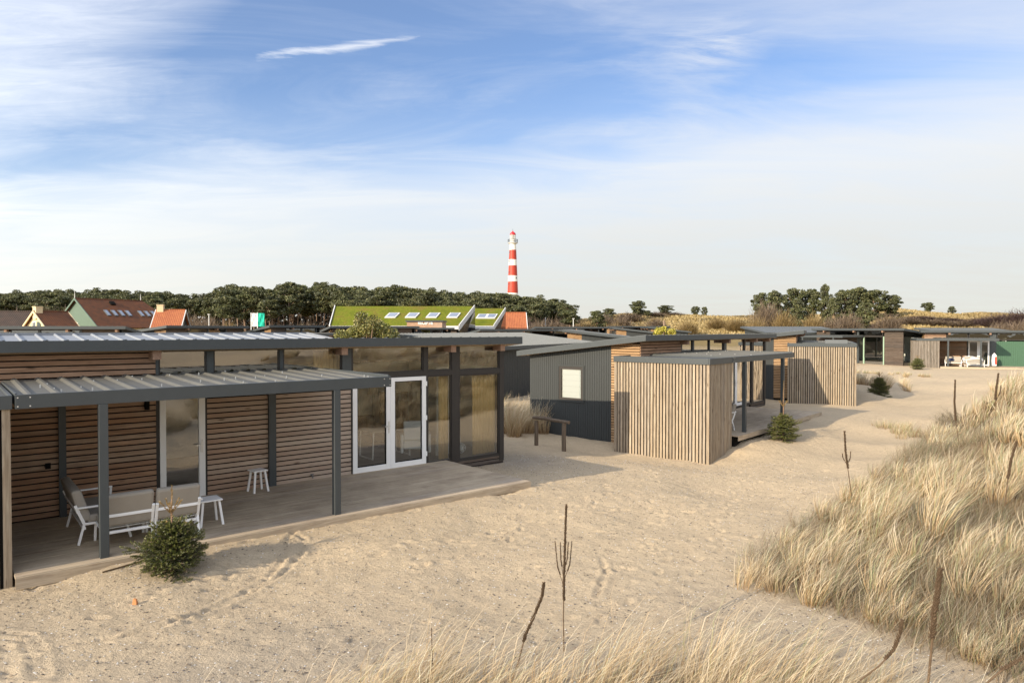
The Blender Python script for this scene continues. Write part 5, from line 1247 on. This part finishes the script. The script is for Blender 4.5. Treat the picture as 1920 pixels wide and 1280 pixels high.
# bare bush
def bare_bush(name, label, loc, w, h, n, col, wid, seed, group=None, catg='bush'):
    rg = np.random.default_rng(seed); th = rg.uniform(0, 2 * np.pi, n); r_ = w * .5 * np.sqrt(rg.uniform(0, 1, n)); hh = h * rg.uniform(.35, 1.05, n) * (1 - .45 * (r_ / (w * .5)) ** 2)
    x, y = r_ * np.cos(th), r_ * np.sin(th); z0 = rg.uniform(0, .75, n) * hh
    b0 = np.stack([x * .75, y * .75, z0], 1); dr = np.stack([np.cos(th) * .4 + rg.normal(0, .45, n), np.sin(th) * .4 + rg.normal(0, .45, n), rg.uniform(.3, 1, n)], 1); l_ = h * .38
    a_ = rg.uniform(0, np.pi, n); side = np.stack([np.cos(a_), np.sin(a_), np.zeros(n)], 1); j = lambda: rg.normal(0, .06 * h, (n, 3))
    c = np.array(col) * rg.uniform(.65, 1.3, n)[:, None]
    o = ribbons(b0, b0 + dr * l_ * .35 + j() * .4, b0 + dr * l_ * .7 + j() * .7, b0 + dr * l_ + j(), np.full(n, wid), side, c, name, M_leaf, tipw=.4)
    o.location = loc
    if label: tag(o, label, catg, group)
    return o
bx_, by_ = 14.9, 22.9
bare_bush('bare_bush', 'leafless brown bush alone on the sand before the dune grass', (bx_, by_, g1(bx_, by_)), 1.0, .95, 420, (.14, .10, .07), .009, 3)
bare_bush('bare_bush', 'low spreading bare olive-brown bush behind the thin mullein stalk', (16.2, 24.4, g1(16.2, 24.4)), 2.4, .8, 800, (.15, .125, .06), .010, 4)
bare_bush('bare_bush', 'small bare twiggy bush at the left of the thin mullein stalk', (13.6, 22.0, g1(13.6, 22.0)), .8, .6, 260, (.17, .12, .07), .008, 5)

# leafy trees --------------------------------------------------------------
def leafy(clumps, per, size, col, rg, flat=.8):
    n = len(clumps) * per; C_ = np.repeat(np.array([c[:3] for c in clumps]), per, axis=0); R_ = np.repeat(np.array([c[3] for c in clumps]), per)
    d = rg.normal(0, 1, (n, 3)); d /= np.linalg.norm(d, axis=1)[:, None]; rr_ = R_ * rg.uniform(.35, 1.08, n) ** .6; d[:, 2] *= flat
    p = C_ + d * rr_[:, None]
    a = rg.normal(0, 1, (n, 3)); a /= np.linalg.norm(a, axis=1)[:, None]; b_ = np.cross(a, rg.normal(0, 1, (n, 3))); b_ /= np.linalg.norm(b_, axis=1)[:, None]
    s = (size * rg.uniform(.5, 1.3, n))[:, None]
    v = np.stack([p - a * s - b_ * s * .5, p + a * s * .6 - b_ * s * .7, p + a * s + b_ * s * .5, p - a * s * .5 + b_ * s * .7], 1)
    tint = np.repeat(rg.uniform(.62, 1.35, len(clumps)), per); c = np.array(col)[rg.integers(0, len(col), n)] * (tint * rg.uniform(.75, 1.25, n))[:, None]
    return v.reshape(-1, 3), (np.arange(n)[:, None] * 4 + np.arange(4)), np.repeat(c, 4, axis=0)
PINE = [(.085, .098, .034), (.115, .122, .042), (.065, .075, .028), (.15, .145, .052)]
def pine(seed, H_=13., crown_w=6.5, bare=.5, per=60, size=.34, ncl=30, col=PINE, name='pine_tree', lean=0.3, tr=.17):
    rg = np.random.default_rng(seed); r = thing(name, 'pine', 'tree', (0, -500, 0))
    lx_, ly_ = rg.normal(0, lean), rg.normal(0, lean)
    b = MB(); P = [(0, 0, -1.2), (lx_ * .3, ly_ * .3, H_ * .3), (lx_, ly_, H_ * .62), (lx_ * 1.3, ly_ * 1.2, H_ * .93)]; b.tube(P, [tr, tr * .85, tr * .6, tr * .2], 7)
    cls = []
    for i in range(ncl):
        f = bare + (1 - bare) * (i + .5) / ncl; z = H_ * f; rel = (f - bare) / (1 - bare)
        prof = math.sqrt(max(.05, 1 - (rel * 1.5 - .62) ** 2)) if rel > .3 else .55 + .9 * rel
        a = i * 2.4 + rg.normal(0, .5); rd = crown_w * .5 * prof * rg.uniform(.25, .92)
        c = (lx_ + rd * math.cos(a), ly_ + rd * math.sin(a), z + rg.normal(0, .25) + rd * .12)
        cls.append((*c, crown_w * rg.uniform(.09, .19)))
        if i % 2 == 0: b.tube([(lx_ * .9, ly_ * .9, z - crown_w * .14), (c[0] * .6 + lx_ * .3, c[1] * .6 + ly_ * .3, z - .1), c], [tr * .4, tr * .25, tr * .1], 5, cap=False)
    for i in range(5):
        z = H_ * rg.uniform(min(.25, bare), bare + .1); a = rg.uniform(0, 6.28); l_ = rg.uniform(.6, 1.8); b.tube([(lx_ * .5, ly_ * .5, z), (lx_ * .5 + l_ * math.cos(a), ly_ * .5 + l_ * math.sin(a), z + .5 * l_)], [tr * .25, tr * .08], 4, cap=False)
    b.build('trunk', M_bark, r)
    v, q, c = leafy(cls, per, size, col, rg, .50); meshobj('crown', v, q, M_leaf, c, r); return r
def place_all(protos, spots):
    used = set()
    for (pi, x, y, s, rz, label, group, sz) in spots:
        z = float(gz(x, y)[0]) - .1
        if pi not in used:
            used.add(pi); o = protos[pi]; o.location = (x, y, z); o.rotation_euler = (0, 0, rz); o.scale = (s, s, s * sz); o['label'] = label
            if group: o['group'] = group
        else: o = dup(protos[pi], (x, y, z), rz, label, group, (s, s, s * sz))
    for i, p in enumerate(protos):
        if i not in used:
            for ch in list(p.children): bpy.data.objects.remove(ch)
            bpy.data.objects.remove(p)
rgp = np.random.default_rng(99)
protos = [pine(i + 1, 13, rgp.uniform(6.0, 7.6), rgp.uniform(.50, .70), 130, .19, int(rgp.uniform(30, 44))) for i in range(6)]
spots = []
def top_y(px): return np.interp(px, [-60, 0, 60, 110, 150, 210, 260, 300, 345, 385, 402, 430, 470, 500, 540, 560, 578, 600, 640, 690, 740, 780, 830, 870, 920, 960, 990, 1020, 1050, 1076, 1090], [550, 550, 547, 545, 549, 542, 548, 547, 553, 558, 547, 538, 536, 541, 532, 531, 546, 530, 533, 544, 537, 541, 548, 551, 548, 552, 554, 558, 562, 574, 590])
ZONES = [(-200, 140, 'pine of the dark wood above the cream gable house'), (140, 330, 'pine of the dark wood above the big tiled barn'), (330, 480, 'pine of the wood edge left of the white and green flags'), (480, 640, 'tall bare-stemmed pine right of the flags'), (640, 900, 'pine of the wood behind the long moss roof'), (900, 1010, 'pine of the wood around the lighthouse foot'), (1010, 1200, 'pine at the thinning right end of the wood')]
def zlab(px):
    for a, b_, l_ in ZONES:
        if a <= px < b_: return l_, l_.replace('pine of', 'pines of').replace('pine right', 'pines right').replace('pine at', 'pines at')
for row, (D, stp, hf) in enumerate(((128, 25, .90), (140, 22, .96), (155, 19, 1.0), (172, 17, 1.0), (190, 17, .99))):
    px = -70 + row * 7
    while px < 1082:
        q = px + rgp.normal(0, 6); Dj = D + rgp.normal(0, 4)
        if q < 400: Dj += 28
        ty = float(top_y(q)) + rgp.uniform(-1, 9) + (3 if row == 0 else 0)
        x = pxx(q, Dj); zg = float(gz(x, Dj)[0]); Ht = (pz(ty, Dj) - zg) * hf
        if not (row == 0 and (rgp.uniform() < .45 or 300 < q < 380)) and q < 1076: 
            lb, gp = zlab(q); sc_ = np.clip(Ht / 13.3, .3, 1.5); spots.append((int(rgp.integers(0, 6)), x, Dj, sc_ ** .55, rgp.uniform(0, 6.28), lb, gp, sc_ / sc_ ** .55))
        px += stp * rgp.uniform(.75, 1.2)
# (slender scaling keeps crown width while the height follows the skyline)
print('wood trees', len(spots))
place_all(protos, spots)
# lower filling of the wood: undergrowth so trunks stand before darkness
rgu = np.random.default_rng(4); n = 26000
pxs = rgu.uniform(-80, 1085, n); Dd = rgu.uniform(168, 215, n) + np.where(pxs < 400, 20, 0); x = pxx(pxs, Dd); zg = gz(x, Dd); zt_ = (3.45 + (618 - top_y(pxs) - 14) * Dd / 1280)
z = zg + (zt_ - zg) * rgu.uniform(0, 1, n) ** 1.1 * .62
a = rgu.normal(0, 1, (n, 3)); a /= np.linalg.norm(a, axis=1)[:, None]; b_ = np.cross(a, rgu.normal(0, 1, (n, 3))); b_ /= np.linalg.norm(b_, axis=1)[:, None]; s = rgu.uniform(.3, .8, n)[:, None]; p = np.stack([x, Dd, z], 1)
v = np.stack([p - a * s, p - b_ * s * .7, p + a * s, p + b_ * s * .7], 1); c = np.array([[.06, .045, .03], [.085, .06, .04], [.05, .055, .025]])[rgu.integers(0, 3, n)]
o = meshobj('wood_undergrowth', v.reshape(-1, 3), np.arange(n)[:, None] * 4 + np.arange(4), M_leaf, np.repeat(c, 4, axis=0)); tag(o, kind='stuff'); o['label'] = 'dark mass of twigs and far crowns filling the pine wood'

# dune pines and thickets on the right
dp = [pine(20 + i, 9, 8.0, (.22, .16, .06)[i], 170, .20, 46, tr=.2) for i in range(3)]
ds = []
for (px, yt, D, wpx, lb) in ((1425, 556, 150, 38, 'pine at the left end of the big clump on the dune'), (1455, 553, 146, 44, 'second pine from the left in the big dune clump'), (1487, 546, 150, 46, 'rounded pine in the left half of the big dune clump'), (1520, 549, 152, 44, 'pine beneath the tallest tip of the dune clump'), (1545, 541, 150, 28, 'tallest narrow pine tip in the big dune clump'), (1562, 562, 149, 30, 'low pine in the dip of the dune clump'), (1586, 550, 150, 42, 'pine right of the dip in the dune clump'), (1610, 546, 152, 52, 'broad pine in the right half of the dune clump'), (1640, 548, 150, 52, 'broad round pine near the right end of the dune clump'), (1668, 558, 151, 40, 'last pine at the right end of the dune clump'),
                        (1498, 568, 136, 34, 'lower front pine in the left half of the dune clump'), (1625, 572, 136, 40, 'lower front pine in the right half of the dune clump'),
                        (1740, 570, 175, 24, 'lone small pine on the right dune crest'), (1783, 577, 185, 16, 'smaller pine standing right of the lone crest pine'),
                        (1140, 581, 165, 30, 'spreading low pine at the left foot of the dunes'), (1195, 568, 170, 34, 'flat topped pine standing free on the left dune'), (1248, 575, 185, 34, 'dark round pine on the middle of the dune crest'), (1215, 584, 178, 20, 'small pine tucked right of the flat topped pine'),
                        (1303, 577, 200, 17, 'round pine, left of the pair on the crest'), (1320, 578, 200, 14, 'round pine, right of the pair on the crest'), (1120, 586, 150, 34, 'low pine close to the end of the wood')):
    x = pxx(px, D); zg = float(gz(x, D)[0]) - .3; Ht = pz(yt, D) - zg; w_ = wpx * D / 1280; s = w_ / 8.0
    ds.append((len(ds) % 3, x, D, s, rgp.uniform(0, 6.28), lb, None, Ht / 9 / s * 1.02))
place_all(dp, ds)
gb = [bare_bush('bare_tree', 'x', (0, -500 - i, 0), 7, 6.5, 2400, cc, .11, 40 + i, None, 'bare tree') for i, cc in enumerate(((.20, .145, .095), (.26, .18, .07), (.10, .062, .055)))]
usedb = set()
def putb(i, x, y, s, sz, label, group=None):
    z = float(gz(x, y)[0]) - .3
    if i in usedb: o = gb[i].copy(); COL.objects.link(o)
    else: o = gb[i]; usedb.add(i)
    o.location = (x, y, z); o.scale = (s, s, s * sz); o.rotation_euler = (0, 0, random.uniform(0, 6)); tag(o, label, 'bare tree', group)
for px, yt, D, w_, i, lb in ((1438, 561, 140, 48, 0, 'bare grey-brown tree at the left front of the dune clump'), (1470, 575, 130, 40, 1, 'golden-brown bare tree in the left front of the dune clump'), (1525, 582, 128, 36, 1, 'golden-brown bare tree low in front of the dune clump'), (1590, 580, 128, 44, 0, 'bare grey-brown tree low in the middle of the dune clump'), (1420, 585, 126, 30, 1, 'small golden bare bush at the left foot of the dune clump'), (1560, 588, 126, 34, 0, 'low bare bush beneath the dip of the dune clump'), (1665, 584, 128, 44, 0, 'bare tree at the right foot of the dune clump')):
    x = pxx(px, D); zg = float(gz(x, D)[0]) - .3; s = w_ * D / 1280 / 7; putb(i, x, D, s, (pz(yt, D) - zg) / 6.5 / s, lb)
for px, yt, D, w_, i in ((1700, 592, 140, 50, 0), (1725, 590, 145, 45, 2), (1750, 596, 138, 50, 0), (1778, 594, 142, 45, 2), (1805, 598, 135, 50, 0), (1835, 593, 135, 46, 2), (1862, 587, 130, 50, 2), (1890, 581, 128, 52, 2), (1918, 577, 126, 54, 2), (1945, 572, 126, 54, 2), (1655, 596, 132, 40, 2), (1875, 598, 110, 40, 0), (1910, 596, 108, 46, 0)):
    x = pxx(px, D); zg = float(gz(x, D)[0]) - .3; s = w_ * D / 1280 / 7; putb(i, x, D, s, max(.25, (pz(yt, D) - zg) / 6.5 / s), 'leafless purple-brown bush in the thicket on the right dune', 'thicket of leafless bushes on the right dune')
for px, yt, D, w_, i in ((1180, 584, 168, 44, 0), (1225, 583, 180, 40, 0), (1262, 584, 184, 34, 0), (1130, 586, 160, 34, 0), (1010, 592, 128, 36, 0), (1040, 590, 132, 40, 0), (1072, 592, 130, 40, 0), (1100, 594, 130, 36, 1), (1165, 588, 150, 36, 0), (1150, 598, 120, 40, 1), (1230, 592, 150, 34, 0), (1290, 596, 140, 34, 1), (1345, 592, 150, 34, 1), (1380, 594, 145, 36, 1), (1010, 600, 115, 34, 0), (1205, 600, 125, 40, 1)):
    x = pxx(px, D); zg = float(gz(x, D)[0]) - .3; s = w_ * D / 1280 / 7; putb(i, x, D, s, max(.25, (pz(yt, D) - zg) / 6.5 / s), 'leafless brown scrub bush on the golden left dune', 'scrub bushes scattered on the golden left dune')
for px, yt, D, w_, i in ((2, 575, 128, 50, 0), (20, 578, 126, 44, 0), (88, 572, 130, 44, 0), (112, 576, 128, 36, 0), (345, 582, 135, 40, 0), (372, 586, 133, 44, 0), (395, 590, 130, 30, 0), (430, 596, 120, 30, 1), (575, 600, 122, 40, 0)):
    x = pxx(px, D); zg = float(gz(x, D)[0]) - .3; s = w_ * D / 1280 / 7; putb(i, x, D, s, max(.25, (pz(yt, D) - zg) / 6.5 / s), 'leafless brown tree at the edge of the dark wood by the village', 'leafless trees between the village and the wood')
# dune grass texture on the ridge
rgd = np.random.default_rng(8); n = 90000
pxs = rgd.uniform(985, 2000, n); Dd = rgd.uniform(118, 215, n); x = pxx(pxs, Dd); z = gz(x, Dd)
hgt = rgd.uniform(.15, .55, n); a = rgd.uniform(0, np.pi, n); w_ = rgd.uniform(.10, .32, n); s_ = np.stack([np.cos(a) * w_, np.sin(a) * w_, np.zeros(n)], 1); p = np.stack([x, Dd, z - .1], 1); up = np.stack([rgd.normal(0, .15, n), rgd.normal(0, .15, n), hgt], 1)
pn = vnoise(x / 9, Dd / 14, 12); c = np.where((pn > .02)[:, None], np.array([.38, .285, .12]), np.array([.32, .235, .10])) * rgd.uniform(.8, 1.18, n)[:, None]
dark = (vnoise(x / 5, Dd / 9, 15) > .27); c[dark] = np.array([.16, .125, .055]) * rgd.uniform(.7, 1.3, dark.sum())[:, None]
v = np.stack([p - s_, p + s_, p + s_ * .4 + up, p - s_ * .5 + up * .9], 1)
o = meshobj('dune_grass', v.reshape(-1, 3), np.arange(n)[:, None] * 4 + np.arange(4), M_leaf, np.repeat(c, 4, axis=0)); tag(o, kind='stuff'); o['label'] = 'golden tussock grass covering the far dunes'
# the leafy evergreen behind the front cabin and the yellow bush
def evergreen(name, label, x, y, z0, clumps, col, per, size, catg='tree'):
    r = thing(name, label, catg, (x, y, z0)); rg = np.random.default_rng(12)
    b = MB(); b.tube([(0, 0, -1), (.05, 0, 1.2), (0, .1, 2.2)], [.12, .09, .05], 7)
    for c in clumps: b.tube([(0, 0, .9), (c[0] * .6, c[1] * .6, c[2] * .75), c[:3]], [.05, .03, .01], 5, cap=False)
    b.build('trunk', M_bark, r); v, q, c = leafy(clumps, per, size, col, rg, .9); meshobj('crown', v, q, M_leaf, c, r)
rgl = np.random.default_rng(2)
cl_ = []
for i in range(34):
    a = rgl.uniform(-1.45, 1.45); f = rgl.uniform(0, 1); h_ = 1.35 + 1.55 * f * math.cos(a * .85); cl_.append((a, rgl.normal(0, .55), h_ * 1.05 + .55, rgl.uniform(.26, .42)))
Dt = 34.; evergreen('leafy_tree', 'round olive-green leafy tree rising behind the front cabin roof', pxx(690, Dt), Dt, pz(588, Dt) - 3.75, cl_, [(.17, .18, .045), (.24, .23, .06), (.11, .125, .035), (.30, .26, .08)], 260, .055)
Dt = 46.; cl_ = [(rgl.uniform(-.55, .55), rgl.normal(0, .3), 1.0 + rgl.uniform(0, .8) * (1 - abs(rgl.uniform(-.5, .5))), .22) for i in range(14)]
evergreen('yellow_shrub', 'small yellow-green bush rising between the cabin roofs', pxx(1245, Dt), Dt, pz(606, Dt) - 2.0, cl_, [(.42, .38, .05), (.34, .33, .05), (.5, .42, .08)], 160, .06, 'shrub')
# thin lamp poles in the village
for px, y, D, lb in ((392, 590, 100, 'thin pale pole between the orange roof and the flags'), (1075, 598, 100, 'short pale pole near the right end of the wood')):
    q = thing('lamp_post', lb, 'pole', (pxx(px, D), D, 0)); b = MB(); b.tube([(0, 0, 0), (0, 0, pz(y, D))], [.09, .06], 6); b.build('pole', M_trimw, q); b = MB(); b.box(-.15, .15, -.15, .15, pz(y, D), pz(y, D) + .1); b.build('head', M_trimw, q)
